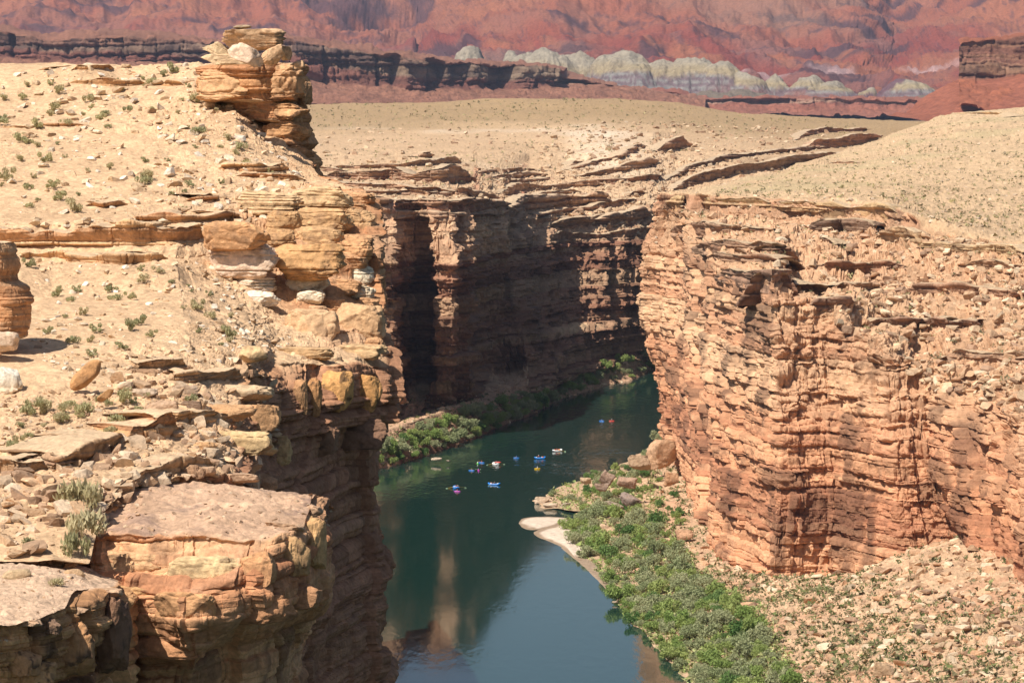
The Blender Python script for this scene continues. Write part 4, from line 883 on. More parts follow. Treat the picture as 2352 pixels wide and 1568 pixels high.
for q, (a, b, ww, hh_, d, lab, cl) in enumerate(B6):
    d = pick('nearest', a, b, 7)[0][1]+0.3
    boulder(a, b, ww*1.08, hh_*1.08, d, seed=500+q, col=cl, label=lab, yaw=-0.4, depth=0.7, rough=0.09, cuts=12, lo=0.75, sub=6, box=0.5, name='rock_block', cat='rock block', group='blocks of the nearest ledge', stain=(0.08, 0.06, 0.05), st_amt=0.75)
# left edge tower, its shadowing boulders
pillar('left_edge_rock_tower', [(556,-90,30),(585,-95,44),(612,-95,48),(632,-95,40),(646,-95,44),(660,-95,66),(690,-95,82),(722,-95,82),(745,-95,78),(768,-95,72),(780,-95,40),(800,-95,30),(840,-95,20)],
       148, 71, [(0.35, 1.3, 3.0), (0.16, 0.5, 1.4), (0.06, 0.2, 0.6)], (0.54, 0.34, 0.19), depth=0.8, rot=-0.5, rough=0.14, key='tower')
boulder(-4, 785, 96, 50, 146, seed=51, col=(0.70,0.54,0.40), label='pale pink boulder under the rock tower at the left edge', depth=0.7, cuts=9, lo=0.75, sub=5, box=0.7, rough=0.08)
boulder(6, 880, 88, 78, 141.5, seed=52, roll=-0.35, col=(0.76,0.63,0.47), top=(0.72,0.66,0.55), label='big smooth cream boulder cut by the left edge', depth=0.6, cuts=9, lo=0.75, sub=5, box=0.7, rough=0.08)
boulder(196, 862, 96, 40, 141, seed=53, roll=-0.75, col=(0.58,0.34,0.17), label='orange slab standing tilted at the end of the big shadow', depth=0.35, cuts=8, lo=0.7)
boulder(243, 908, 46, 20, 139, seed=54, roll=-0.5, col=(0.50,0.30,0.15), label='small orange slab below the tilted one', depth=0.5)
boulder(580, 815, 70, 42, 153, seed=55, col=(0.64,0.46,0.27), label='cracked tan block on the broken slope beside the lower ledge', depth=0.8, lo=0.7)
for q, (a, b, ww, hh_, lab) in enumerate([(820,462,86,44,'tan shelf block at the outer end of the near cliff top'),(812,560,96,44,'orange block midway down the outer edge of the near cliff'),(800,600,84,44,'recessed orange block beside the holed boulder'),(790,660,90,40,'tan recessed block above the cliff corner boulder'),
 (846,700,54,34,'small orange block on the very edge above the corner boulder'),(770,700,70,30,'flat tan block wedged over the big smooth boulder'),(860,800,50,50,'brown corner block at the end of the lower ledge'),(790,480,110,34,'long rough tan bed under the shelf block')]):
    boulder(a, b, ww, hh_, pick('near', a, b, 7)[0][1]+0.3, seed=520+q, col=(0.58,0.355,0.20), label=lab, yaw=-0.4, depth=0.8, rough=0.1, bed=0.08, cuts=12, lo=0.75, sub=6, box=0.6, name='rock_block', cat='rock block')
for q, (a, b, ww, hh_, ky, lab) in enumerate([(262,1290,70,24,'slab','broken brown plate at the left front rim of the flat-topped ledge'),(392,1268,110,26,'slab','cracked tan plate at the middle of the front rim of the flat-topped ledge'),(520,1246,100,26,'slab','tan plate at the rim beside the pale slab of the flat-topped ledge'),
 (650,1212,96,24,'slab','thin brown plate near the right rim of the flat-topped ledge'),(716,1172,50,30,'slab','small block on the far right rim of the flat-topped ledge'),(60,1430,90,22,'nearest','thin brown plate on the front rim of the nearest ledge'),(170,1398,90,24,'nearest','cracked plate on the rim of the nearest ledge below the two square blocks'),
 (250,1362,60,24,'nearest','dark chipped plate at the right rim of the nearest ledge')]):
    boulder(a, b, ww, hh_, pick(ky, a, b, 7)[0][1]+0.5, seed=560+q, col=(0.52,0.36,0.24), label=lab, yaw=-0.4, depth=1.1, rough=0.1, cuts=12, lo=0.6, sub=5, box=0.6, name='rock_plate', cat='rock plate')
# blocks on the nearest ledges
boulder(38, 1322, 72, 34, 115, seed=56, roll=-0.12, col=(0.56,0.42,0.27), label='square block lying on the gravel of the nearest ledge', depth=0.7, cuts=8, lo=0.7, bed=0.05)
boulder(168, 1322, 52, 32, 117, seed=57, col=(0.52,0.36,0.22), label='smaller square block beside a shrub on the nearest ledge', depth=0.7, cuts=8, lo=0.7)
boulder(90, 1290, 34, 22, 119, seed=58, col=(0.58,0.43,0.28), label='small brown block behind the square block', depth=0.8)
# ---- scattered stones and plants
RS = np.random.RandomState(7)
def inside(px, py, poly):
    r = np.zeros(np.shape(px), bool); n = len(poly)
    for q in range(n):
        x0, y0 = poly[q]; x1, y1 = poly[(q+1) % n]
        c = ((y0 > py) != (y1 > py)); t = (x1-x0)*(py-y0)/((y1-y0) if y1 != y0 else 1e-9)+x0
        r ^= c & (px < t)
    return r
def sample(key, n, poly=None, wfun=None, nzmin=0.35, ymax=None):
    L = LAND[key]; m = np.abs(L['N'][:, 2]) > nzmin
    if poly is not None: m &= inside(L['x'], L['y'], poly)
    m &= (L['x'] > -80) & (L['x'] < W0+80) & (L['y'] < H0+80)
    if ymax: m &= L['V'][:, 1] < ymax
    idx = np.where(m)[0]
    wv = L['a'][idx].copy()
    if wfun is not None: wv = wv*np.clip(wfun(L['V'][idx], L['x'][idx], L['y'][idx]), 0, None)
    return RS.choice(idx, n, p=wv/wv.sum())
ROCKT = []
for q in range(14):
    V, Fc = rock_np(900+q, 2, 7, 0.04, 0.28, 0.75, 0, 0.65); ROCKT.append((V, Fc))
def stones(name, key, n, smin, smax, cols, poly=None, wfun=None, label=None, power=2.2, flat=0.5, nzmin=0.35, mat=None, big=0, biglabel=None, grp=None, ymax=None, soff=0.12):
    idx = sample(key, n, poly, wfun, nzmin, ymax); L = LAND[key]
    u = RS.rand(n); size = smin+(smax-smin)*u**power; o_ = np.argsort(-size)
    VV, FF, CC = [], [], []; off = 0
    for rank, q in enumerate(o_):
        p = L['V'][idx[q]]; s_ = size[q]; V, Fc = ROCKT[RS.randint(14)]
        a = RS.rand()*6.28; ca, sa = math.cos(a), math.sin(a); b_ = RS.normal()*0.35; cb, sb = math.cos(b_), math.sin(b_)
        M = np.array([[ca, -sa, 0], [sa, ca, 0], [0, 0, 1]])@np.array([[cb, 0, sb], [0, 1, 0], [-sb, 0, cb]])
        W = (V*np.array((1, 0.6+0.5*RS.rand(), flat*(0.6+0.7*RS.rand())))*s_*0.5)@M.T
        c = np.array(cols[RS.randint(len(cols))])*(0.8+0.35*RS.rand())
        pos = p+np.array((0, 0, s_*flat*soff))
        if rank < big:
            o = mesh_np('boulder' if s_ > 0.6*smax else 'stone', W, Fc, mat or M_near, np.tile(c, (len(V), 1)), smooth=False); o.location = pos.tolist()
            tag(o, biglabel, 'boulder' if s_ > 0.6*smax else 'stone', grp)
        else:
            VV.append(W+pos); FF.append(Fc+off); CC.append(np.tile(c, (len(V), 1))); off += len(V)
    o = mesh_np(name, np.concatenate(VV), np.concatenate(FF), mat or M_near, np.concatenate(CC)); tag(o, label, 'stones', kind='stuff')
PN = [(0.66,0.51,0.35),(0.60,0.44,0.29),(0.70,0.58,0.44),(0.52,0.37,0.24),(0.74,0.64,0.52)]
UP = [(0,160),(450,145),(540,240),(640,330),(720,430),(800,440),(560,520),(400,530),(0,520)]
stones('loose_stones', 'near', 2000, 0.10, 1.0, PN, UP, lambda V, x, y: 0.25+sstep(x, 250, 560)*1.2+(fbm(V, 6, 3, 31) > 0)*0.8, 'pale loose stones strewn over the upper left slope', 4.5, big=70, biglabel='pale loose stone on the slope left of the layered stack', grp='loose stones of the upper left slope')
stones('loose_stones', 'near', 1300, 0.06, 0.55, PN, [(80,600),(480,600),(700,800),(560,820),(200,900),(80,820)], lambda V, x, y: 0.4+sstep(x, 350, 560)+(fbm(V, 5, 3, 32) > 0.1), 'small stones on the middle left slope', 3.4, big=20, biglabel='small pale stone on the smooth slope below the rounded blocks', grp='stones of the middle left slope')
BRN = [(0.56,0.42,0.29),(0.48,0.33,0.22),(0.40,0.27,0.18),(0.64,0.50,0.36),(0.60,0.42,0.27)]
stones('broken_rubble', 'near', 1500, 0.10, 1.25, BRN, [(200,820),(640,830),(640,1100),(0,1290),(0,1090),(380,960)], lambda V, x, y: 0.6+(fbm(V, 5, 3, 33) > 0)*1.0, 'broken brown rubble between the lower left ledges', 4.0, big=60, biglabel='angular brown block among the rubble between the lower left ledges', grp='angular blocks of the lower left rubble')
stones('gravel', 'near', 900, 0.06, 0.35, BRN, [(0,900),(380,900),(300,1010),(0,1090)], None, 'gravel on the sandy lower left slope', 3.0)
stones('small_stones', 'nearest', 400, 0.03, 0.2, BRN, None, None, 'gravel on the nearest ledge', 3.0, nzmin=0.7)
TL = [(0.66,0.49,0.33),(0.58,0.40,0.26),(0.46,0.31,0.21),(0.70,0.56,0.40),(0.62,0.41,0.26)]
stones('small_stones', 'slab', 260, 0.04, 0.3, BRN, [(220,1100),(760,1100),(760,1240),(220,1240)], None, 'grit and chips on top of the flat-topped ledge', 2.5, nzmin=0.7)
stones('talus_stones', 'talus', 7500, 0.3, 4.4, TL, None, lambda V, x, y: sstep(V[:, 2], 0.8, 3)*(0.25+(fbm(V, 20, 3, 34) > -0.05)*1.0+sstep(x, 1750, 2000)*0.8), 'broken stones covering the right bank slope', 8.0, mat=M_mid, big=130, biglabel='tan boulder on the stony slope below the right canyon wall', grp='boulders of the right bank slope')
stones('wall_rubble', 'right', 4500, 0.5, 5.0, TL, [(1560,480),(1900,470),(2110,530),(2352,570),(2400,980),(2150,900),(2000,800),(1800,640),(1600,560)], lambda V, x, y: 0.4+sstep(x, 1700, 2100)*1.2, 'fallen blocks on the bench of the right canyon wall', 5.5, mat=M_mid, big=70, nzmin=0.1, biglabel='fallen block on the rubble bench of the right canyon wall', grp='fallen blocks on the right wall')
stones('rim_stones', 'right', 2500, 0.4, 2.4, [(0.66,0.53,0.38),(0.56,0.43,0.29),(0.60,0.48,0.36)], None, lambda V, x, y: (y < 560)*sstep(V[:, 1], 1000, 1050), 'pale stones on the right plateau', 3.0, mat=M_mid, nzmin=0.6)
stones('bench_stones', 'far', 4500, 0.8, 5.5, [(0.54,0.40,0.27),(0.44,0.30,0.20),(0.60,0.47,0.33)], [(700,300),(1500,280),(1900,300),(1900,420),(1540,470),(1500,540),(1180,490),(700,460)], lambda V, x, y: 0.5+sstep(x, 1150, 1400)*1.5+(y > 380), 'stones on the benches above the far canyon wall', 3.2, mat=M_mid, nzmin=0.2)
stones('bank_stones', 'far', 900, 0.4, 3.0, TL, [(850,930),(1300,880),(1520,800),(1520,850),(1300,920),(860,1090)], None, 'stones on the far bank', 3.0, mat=M_mid, nzmin=0.2)

def leaf_mat(name, c1, c2, transl=0.25):
    m, t, b = nodes(name); L = t.links.new
    oi = t.nodes.new('ShaderNodeObjectInfo'); n = t.nodes.new('ShaderNodeTexNoise'); n.inputs['Scale'].default_value = 1.1; n.inputs['Detail'].default_value = 5
    tc = t.nodes.new('ShaderNodeTexCoord'); L(tc.outputs['Object'], n.inputs['Vector'])
    ad = t.nodes.new('ShaderNodeMath'); ad.operation = 'MULTIPLY_ADD'; ad.inputs[1].default_value = 0.7; L(n.outputs['Fac'], ad.inputs[0])
    mm = t.nodes.new('ShaderNodeMath'); mm.operation = 'MULTIPLY_ADD'; mm.inputs[1].default_value = 0.9; mm.inputs[2].default_value = -0.32; L(oi.outputs['Random'], mm.inputs[0]); L(mm.outputs[0], ad.inputs[2])
    x = t.nodes.new('ShaderNodeMix'); x.data_type = 'RGBA'; x.inputs['A'].default_value = (*c1, 1); x.inputs['B'].default_value = (*c2, 1); L(ad.outputs[0], x.inputs['Factor'])
    L(x.outputs['Result'], b.inputs['Base Color']); b.inputs['Roughness'].default_value = 0.7; b.inputs['Specular IOR Level'].default_value = 0.2
    tr = t.nodes.new('ShaderNodeBsdfTranslucent'); L(x.outputs['Result'], tr.inputs['Color']); ms = t.nodes.new('ShaderNodeMixShader'); ms.inputs[0].default_value = transl
    L(b.outputs[0], ms.inputs[1]); L(tr.outputs[0], ms.inputs[2]); L(ms.outputs[0], t.nodes['Material Output'].inputs['Surface'])
    return m
M_green = leaf_mat('bright_willow_leaves', (0.22, 0.31, 0.08), (0.37, 0.42, 0.14))
M_sage = leaf_mat('grey_tamarisk_leaves', (0.28, 0.32, 0.15), (0.42, 0.42, 0.23))
M_dkgr = leaf_mat('dark_green_leaves', (0.10, 0.19, 0.05), (0.20, 0.29, 0.09))
M_dry = leaf_mat('dry_shrub_twigs', (0.42, 0.36, 0.18), (0.56, 0.48, 0.28))
M_dsag = leaf_mat('desert_sage_leaves', (0.32, 0.31, 0.16), (0.50, 0.45, 0.23))
M_stem = plain('shrub_wood', (0.17, 0.12, 0.085), 0.9)
def leaves(seed, n, lobes, leaf, R=1.0, H=1.0, upright=0.3):
    rs = np.random.RandomState(seed)
    ctr = np.stack([rs.uniform(-.62, .62, lobes)*R, rs.uniform(-.62, .62, lobes)*R, rs.uniform(0.3, .78, lobes)*H], -1); rad = rs.uniform(.22, .46, lobes)
    q = rs.randint(lobes, size=n); v = rs.normal(size=(n, 3)); v /= np.linalg.norm(v, axis=1, keepdims=True)
    p = ctr[q]+v*(rad[q]*rs.uniform(0.55, 1.08, n))[:, None]*np.array((R, R, H*0.75)); p[:, 2] = np.maximum(p[:, 2], 0.02)
    a = rs.normal(size=(n, 3)); a[:, 2] += upright*2; a /= np.linalg.norm(a, axis=1, keepdims=True)
    b = np.cross(a, rs.normal(size=(n, 3))); b /= np.linalg.norm(b, axis=1, keepdims=True)
    s_ = leaf*rs.uniform(.6, 1.5, n)[:, None]
    V = np.stack([p-a*s_-b*s_*0.45, p-a*s_*0.2+b*s_*0.6, p+a*s_*1.2], 1).reshape(-1, 3)
    return V, np.arange(3*n).reshape(-1, 3)
def stems(seed, n, R=0.6, H=0.7, r=0.02):
    rs = np.random.RandomState(seed); VV, FF = [], []
    for q in range(n):
        a = rs.rand()*6.28; e = np.array((math.cos(a)*R*rs.rand(), math.sin(a)*R*rs.rand(), H*rs.uniform(.6, 1))); b = np.array((math.cos(a), math.sin(a), 0))*0.08
        m_ = (b+e)/2+np.array((0, 0, 0.12*H)); k = len(VV)*1
        base_ = sum(len(v) for v in VV)
        pts = [(b, r), (m_, r*0.65), (e, r*0.25)]; V = []
        for c, rr in pts: V += [c+rr*np.array((math.cos(t), math.sin(t), 0)) for t in (0, 2.1, 4.2)]
        V = np.array(V); f = []
        for l in (0, 1):
            for t in range(3): f.append((base_+l*3+t, base_+l*3+(t+1) % 3, base_+l*3+3+(t+1) % 3, base_+l*3+3+t))
        VV.append(V); FF += f
    return np.concatenate(VV), np.array(FF)
class Proto: pass
def shrub_proto(name, seed, mat, n, lobes, leaf, up=0.3, st=7):
    o = Proto(); V, f = leaves(seed, n, lobes, leaf, upright=up); o.f = mesh_np('foliage', V, f, mat).data
    V, f = stems(seed, st); o.s = mesh_np('stems', V, f, M_stem).data
    for k in [k for k in bpy.data.objects if k.data in (o.f, o.s)]: bpy.data.objects.remove(k)
    return o
def plant(pr, name, loc, w_, h_, label, cat, group, parts=True):
    if parts:
        r = empty(name, loc, RS.rand()*6.28)
        f = bpy.data.objects.new('foliage', pr.f); g = bpy.data.objects.new('stems', pr.s)
        for k in (f, g): C.objects.link(k); k.parent = r; k.scale = (w_/2, w_/2, h_)
    else:
        r = bpy.data.objects.new(name, pr.f); C.objects.link(r); r.location = loc; r.rotation_euler = (0, 0, RS.rand()*6.28); r.scale = (w_/2, w_/2, h_)
    tag(r, label, cat, group); return r
RIV = [[shrub_proto('w', 10+q, mt, 1500, 9, 0.075) for q in range(4)] for mt in (M_green, M_sage, M_dkgr)]
DES = [[shrub_proto('d', 40+q, mt, 420, 5, 0.10, 1.0, 5) for q in range(3)] for mt in (M_dsag, M_dry)]
# the river bank thickets
def bank(key, n, poly, smin, smax, label, group, mixp, cat='shrub', minz=0.03, wfun=None, name='riverside_shrub', hk=0.6, sp=0.23):
    idx = sample(key, n*14, poly, wfun, 0.0); L = LAND[key]; kept = []
    for q in idx:
        p = L['V'][q]
        if p[2] < minz: continue
        s_ = smin+(smax-smin)*RS.rand()**1.3
        if any((p[0]-k[0])**2+((p[1]-k[1])*0.8)**2 < (sp*(s_+k[2]))**2 for k in kept): continue
        kept.append((p[0], p[1], s_)); t = RS.choice(3, p=mixp); pr = RIV[t][RS.randint(4)]
        plant(pr, ('willow_bush', 'tamarisk_bush', 'leafy_shrub')[t], (p[0], p[1], p[2]-0.15), s_, s_*hk*(0.8+0.4*RS.rand()), label.format(('bright green', 'grey-green', 'dark green')[t]), cat, group)
        if len(kept) >= n: break
    return kept
bank('talus', 285, [(1300,1190),(1400,1150),(1500,1190),(1535,1240),(1600,1330),(1700,1400),(1820,1568),(1840,1700),(1620,1650),(1560,1540),(1450,1430),(1400,1350),(1330,1270),(1296,1225)], 3.2, 9.0, '{} bush in the dense thicket along the near right bank', 'bushes of the right bank thicket', (0.38, 0.5, 0.12))
bank('talus', 40, [(1250,1120),(1340,1095),(1430,1065),(1500,1060),(1520,1110),(1450,1160),(1340,1165),(1265,1150)], 3.0, 6.5, '{} bush on the rocky spit reaching into the river', 'bushes of the rocky spit', (0.4, 0.45, 0.15))
bank('talus', 8, [(1470,1000),(1530,985),(1550,1050),(1490,1060)], 4.0, 8.0, '{} bush at the foot of the right wall beside the river', 'bushes under the nose of the right wall', (0.3, 0.6, 0.1))
bank('talus', 12, [(1430,1130),(1560,1110),(1590,1200),(1480,1220)], 3.0, 6.0, '{} shrub among the boulders below the right wall', 'shrubs among the boulders', (0.1, 0.1, 0.8))
bank('far', 95, [(850,1090),(850,1040),(960,990),(1080,950),(1160,925),(1250,905),(1268,925),(1200,965),(1080,1012),(960,1056)], 5.0, 10.5, '{} bush in the thicket along the far left bank', 'bushes of the far left bank', (0.35, 0.5, 0.15))
bank('far', 40, [(1285,900),(1330,865),(1420,835),(1520,805),(1530,850),(1440,872),(1380,884),(1300,912)], 4.0, 9.0, '{} bush on the far bank at the river bend', 'bushes of the river bend', (0.6, 0.35, 0.05))
def dummy(): pass
def dots(key, n, poly, smin, smax, groupname, label, big=0, wfun=None, ymax=None, hk=0.55):
    idx = sample(key, n, poly, wfun, 0.45, ymax); L = LAND[key]
    for q in idx:
        p = L['V'][q]; s_ = smin+(smax-smin)*RS.rand()**2; t = 0 if RS.rand() < 0.7 else 1
        plant(DES[t][RS.randint(3)], 'desert_shrub', (p[0], p[1], p[2]-0.03), s_, s_*hk*(0.8+0.5*RS.rand()), label.format(('grey-green', 'dry yellowish')[t]), 'shrub', groupname, parts=False)
dots('near', 78, [(0,180),(440,160),(540,300),(640,400),(500,440),(400,500),(0,505)], 0.5, 1.4, 'desert shrubs of the upper left slope', '{} desert shrub on the stony upper left slope')
dots('near', 34, [(60,610),(420,600),(560,730),(560,800),(200,830),(80,800)], 0.45, 1.1, 'desert shrubs of the middle left slope', '{} desert shrub on the smooth middle left slope')
dots('near', 30, [(80,920),(420,900),(480,950),(300,1000),(0,1060)], 0.5, 1.3, 'desert shrubs of the lower left slope', '{} desert shrub on the sandy lower left slope')
for (a, b, w_, h_, lab, t) in [(338,418,36,22,'largest dark green shrub on the upper left slope',0),(195,1170,92,70,'tall dry brush, green on top, growing in the gap beside the flat-topped ledge',1),(190,1230,80,70,'dry tan brush halfway down the gap beside the flat-topped ledge',1),(186,1275,60,60,'green bush at the foot of the gap beside the flat-topped ledge',0),(70,1245,26,20,'small round green shrub left of the brushy gap',0),(132,1338,30,22,'yellowish shrub between the two square blocks',1)]:
    pp, _ = pick(['near', 'nearest'], a, b, 6)
    k = pp[1]/F; plant(DES[t][1], 'desert_shrub', (pp[0], pp[1], pp[2]-0.05), w_*k*1.5, h_*k*1.35, lab, 'shrub', None)
# far-off shrubs too many to count
def tiny(name, key, n, smin, smax, cols, poly, label, wfun=None, hk=0.6, nf=9):
    idx = sample(key, n, poly, wfun, 0.3); L = LAND[key]; p = L['V'][idx]
    s_ = smin+(smax-smin)*RS.rand(n)**2
    c = np.repeat(p, nf, 0)+RS.normal(size=(n*nf, 3))*np.repeat(s_, nf)[:, None]*np.array((.3, .3, .18))+np.array((0, 0, 1))*np.repeat(s_, nf)[:, None]*hk*0.45
    r = np.repeat(s_, nf)[:, None]*0.3; m = len(c)
    V = (c[:, None]+RS.normal(size=(m, 3, 3))*r[:, None]*0.8).reshape(-1, 3)
    col = np.repeat(np.repeat(np.array(cols)[RS.randint(len(cols), size=n)]*(0.75+0.5*RS.rand(n, 1)), nf, 0), 3, 0)
    o = mesh_np(name, V, np.arange(3*m).reshape(-1, 3), M_mid, col); tag(o, label, 'shrubs', kind='stuff')
SG = [(0.30,0.27,0.15),(0.36,0.32,0.18),(0.24,0.22,0.13),(0.42,0.37,0.20)]
tiny('scattered_shrubs', 'right', 1700, 0.6, 1.9, SG, [(1640,440),(1930,355),(2200,258),(2400,245),(2400,560),(2120,500),(2050,460),(1650,452)], 'tiny desert shrubs dotting the right plateau')
tiny('scattered_shrubs', 'right', 500, 0.8, 2.2, SG, [(1560,480),(2110,530),(2400,560),(2400,960),(2130,860),(1900,700),(1600,560)], 'sparse shrubs on the rubble bench of the right wall')
tiny('scattered_shrubs', 'far', 1900, 0.8, 2.3, SG, [(700,236),(1400,226),(1600,250),(2000,290),(1900,350),(1500,350),(1180,420),(700,450)], 'tiny desert shrubs dotting the pale hill beyond the canyon', lambda V, x, y: 1.0+1.5*(y < 300))
tiny('bank_scrub', 'talus', 6500, 0.5, 2.2, [(0.20,0.20,0.10),(0.26,0.26,0.12),(0.17,0.20,0.08),(0.32,0.29,0.17)], None, 'low scrub over the stony right bank', lambda V, x, y: sstep(V[:, 2], 0.6, 2)*(0.3+2.2*(1-sstep(x-(y-1150)*1.3, 1550, 1900))+(fbm(V, 25, 3, 35) > 0)))
tiny('thicket_undergrowth', 'talus', 3600, 0.7, 2.2, [(0.36,0.42,0.16),(0.30,0.36,0.14),(0.44,0.44,0.22)], [(1250,1110),(1500,1080),(1560,1240),(1640,1330),(1760,1400),(1850,1568),(1860,1700),(1620,1650),(1560,1540),(1450,1430),(1330,1280),(1296,1215)], 'low yellow-green undergrowth of the right bank thicket')
tiny('bank_grass', 'far', 700, 0.6, 2.0, [(0.24,0.24,0.10),(0.2,0.22,0.09)], [(850,930),(1300,880),(1520,800),(1520,850),(1300,920),(860,1090)], 'low grass and scrub on the far bank')
# ---- sandbars in the slack water
def sandbar(poly, h, lab, seed, drown=0.0):
    pts = np.array([P(a, b, z=0)[:2] for a, b in poly]); c = pts.mean(0)
    n = 90; u = np.linspace(0, len(pts), n, endpoint=False); i = u.astype(int) % len(pts); f = (u % 1)[:, None]
    a0, a1, a2, a3 = pts[(i-1) % len(pts)], pts[i], pts[(i+1) % len(pts)], pts[(i+2) % len(pts)]
    rim = 0.5*((2*a1)+(-a0+a2)*f+(2*a0-5*a1+4*a2-a3)*f**2+(-a0+3*a1-3*a2+a3)*f**3)
    ks = np.linspace(0, 1.12, 20); G = np.stack([np.concatenate([c+(rim-c)*k, np.full((n, 1), 0)], 1) for k in ks])
    G[..., 2] = h*(1-ks[:, None]**2.2)+fbm(G, 3, 3, seed)*0.05
    wet = sstep(h*0.45-G[..., 2]+fbm(G, 4, 3, seed+1)*0.12, -0.05, 0.12)
    wet = np.maximum(wet, drown)
    col = mix(np.broadcast_to(np.array((0.66, 0.55, 0.44)), G.shape), np.array((0.36, 0.27, 0.19)), wet)
    o = grid_mesh('sandbar', G[:, ::-1], M_mid, col, closed=True); tag(o, kind='structure')
sandbar([(1193,1200),(1205,1189),(1240,1186.5),(1280,1187),(1308,1190),(1312,1198),(1285,1203),(1255,1211),(1225,1217),(1203,1213)], 0.5, '', 1)
sandbar([(1226,1222),(1250,1212),(1285,1203),(1325,1194),(1350,1230),(1352,1275),(1330,1290),(1300,1262),(1262,1243),(1238,1234)], 0.8, '', 2)
sandbar([(1290,1256),(1330,1262),(1380,1310),(1425,1365),(1412,1372),(1380,1340),(1340,1300),(1310,1275)], 0.10, '', 3, 0.9)

# ---- big boulders by the river
RB = [(1525,1040,84,86,1150,'huge orange boulder between the river and the foot of the right wall',(0.58,0.38,0.24),0.1,61),
 (1470,1062,56,40,1125,'square tan boulder with dark streaks beside the huge orange one',(0.46,0.33,0.22),0.0,62),(1546,1100,40,34,1110,'orange ledge block below the huge orange boulder',(0.52,0.33,0.20),0.0,63),
 (1392,1098,34,34,1100,'grey-brown pointed boulder on the spit, its top tilted right',(0.42,0.31,0.24),0.5,64),(1385,1120,38,22,1088,'low grey-brown boulder below the pointed one on the spit',(0.40,0.30,0.23),0.0,65),
 (1440,1108,44,30,1085,'brown boulder right of the pointed one on the spit',(0.42,0.29,0.21),0.1,66),(1345,1105,26,18,1100,'tan boulder among the bushes of the spit',(0.56,0.42,0.28),0.0,67),
 (1395,1222,44,30,1010,'triangular tan boulder rising out of the bank thicket',(0.60,0.44,0.30),0.4,68),(1240,1150,44,20,1098,'pale boulder at the very tip of the spit',(0.62,0.48,0.35),0.0,69),
 (1262,1160,34,12,1085,'low pale rock at the waterline below the tip of the spit',(0.58,0.46,0.34),0.0,70),(1300,1160,26,14,1084,'rounded grey rock at the waterline of the spit',(0.46,0.38,0.30),0.0,71),
 (1218,1148,10,6,1112,'tiny pale rock standing in the riffle off the spit',(0.62,0.52,0.4),0.3,72),(1355,1172,34,26,1070,'tan square rock at the head of the little inlet',(0.52,0.38,0.27),0.0,73),
 (1405,1165,52,34,1065,'grey slab beside the little inlet',(0.46,0.37,0.29),0.3,74),(1450,1150,56,36,1060,'long dark slab leaning on the bank above the inlet',(0.32,0.25,0.21),0.5,75),
 (1830,1434,20,18,800,'bright white boulder on the slope above the thicket',(0.85,0.82,0.74),0.0,76),(2120,1385,40,60,800,'dark red-brown outcrop rising from the stony slope',(0.36,0.23,0.16),0.6,77),
 (2100,1370,34,60,805,'leaning dark slab beside the red-brown outcrop',(0.34,0.22,0.15),0.8,78),(2030,1538,44,36,690,'large squarish tan boulder near the bottom edge of the photo',(0.56,0.41,0.27),0.0,79),
 (2112,1440,30,18,760,'dark brown boulder below the red-brown outcrop',(0.34,0.25,0.18),0.0,80),(1700,1420,40,14,840,'row of pale rocks above the thicket',(0.66,0.54,0.40),0.0,81),
 (1570,1230,44,26,985,'orange rock face at the foot of the right wall',(0.52,0.33,0.21),0.0,82),
 (1136,915,34,26,1432,'pinkish boulder on top of the mound under the far wall',(0.50,0.34,0.24),0.2,83),(1000,1054,30,7,1224,'flat pale rock at the waterline of the far left bank',(0.62,0.50,0.38),0.0,84),
 (1030,1058,12,4,1222,'small flat pale rock awash off the far left bank',(0.62,0.50,0.38),0.0,85),(1413,1382,14,5,872,'small flat rock awash below the thicket',(0.50,0.40,0.30),0.0,86)]
for (a, b, ww, hh_, d, lab, cl, rl_, sd_) in RB:
    boulder(a, b, ww, hh_, d, seed=sd_, col=cl, label=lab, roll=rl_, mat=M_mid, rough=0.11, cuts=11, lo=0.5, box=0.6, st_amt=0.4, depth=0.8, sub=5)

# ---- rafts, kayaks and their crews
M_blue = plain('blue_raft_rubber', (0.01, 0.20, 0.62), 0.35); M_white = plain('white_raft_rubber', (0.80, 0.80, 0.78), 0.4)
M_red = plain('red_plastic', (0.62, 0.05, 0.03), 0.4); M_org = plain('orange_plastic', (0.78, 0.16, 0.04), 0.4); M_yel = plain('yellow_plastic', (0.80, 0.50, 0.02), 0.4)
M_grn = plain('green_plastic', (0.12, 0.62, 0.08), 0.4); M_mag = plain('purple_plastic', (0.42, 0.05, 0.35), 0.4); M_kbl = plain('blue_plastic', (0.02, 0.16, 0.50), 0.4)
M_skin = plain('skin', (0.52, 0.30, 0.20), 0.6); M_dkc = plain('dark_cloth', (0.05, 0.04, 0.06), 0.8); M_redc = plain('red_cloth', (0.50, 0.04, 0.05), 0.8); M_cream = plain('cream_canvas', (0.70, 0.64, 0.52), 0.7)
M_met = plain('grey_frame_metal', (0.35, 0.36, 0.37), 0.4); M_wht = plain('white_helmet', (0.85, 0.85, 0.85), 0.35); M_pal = plain('pale_green_blade', (0.55, 0.75, 0.45), 0.5); M_blc = plain('blue_cloth', (0.03, 0.15, 0.45), 0.8)
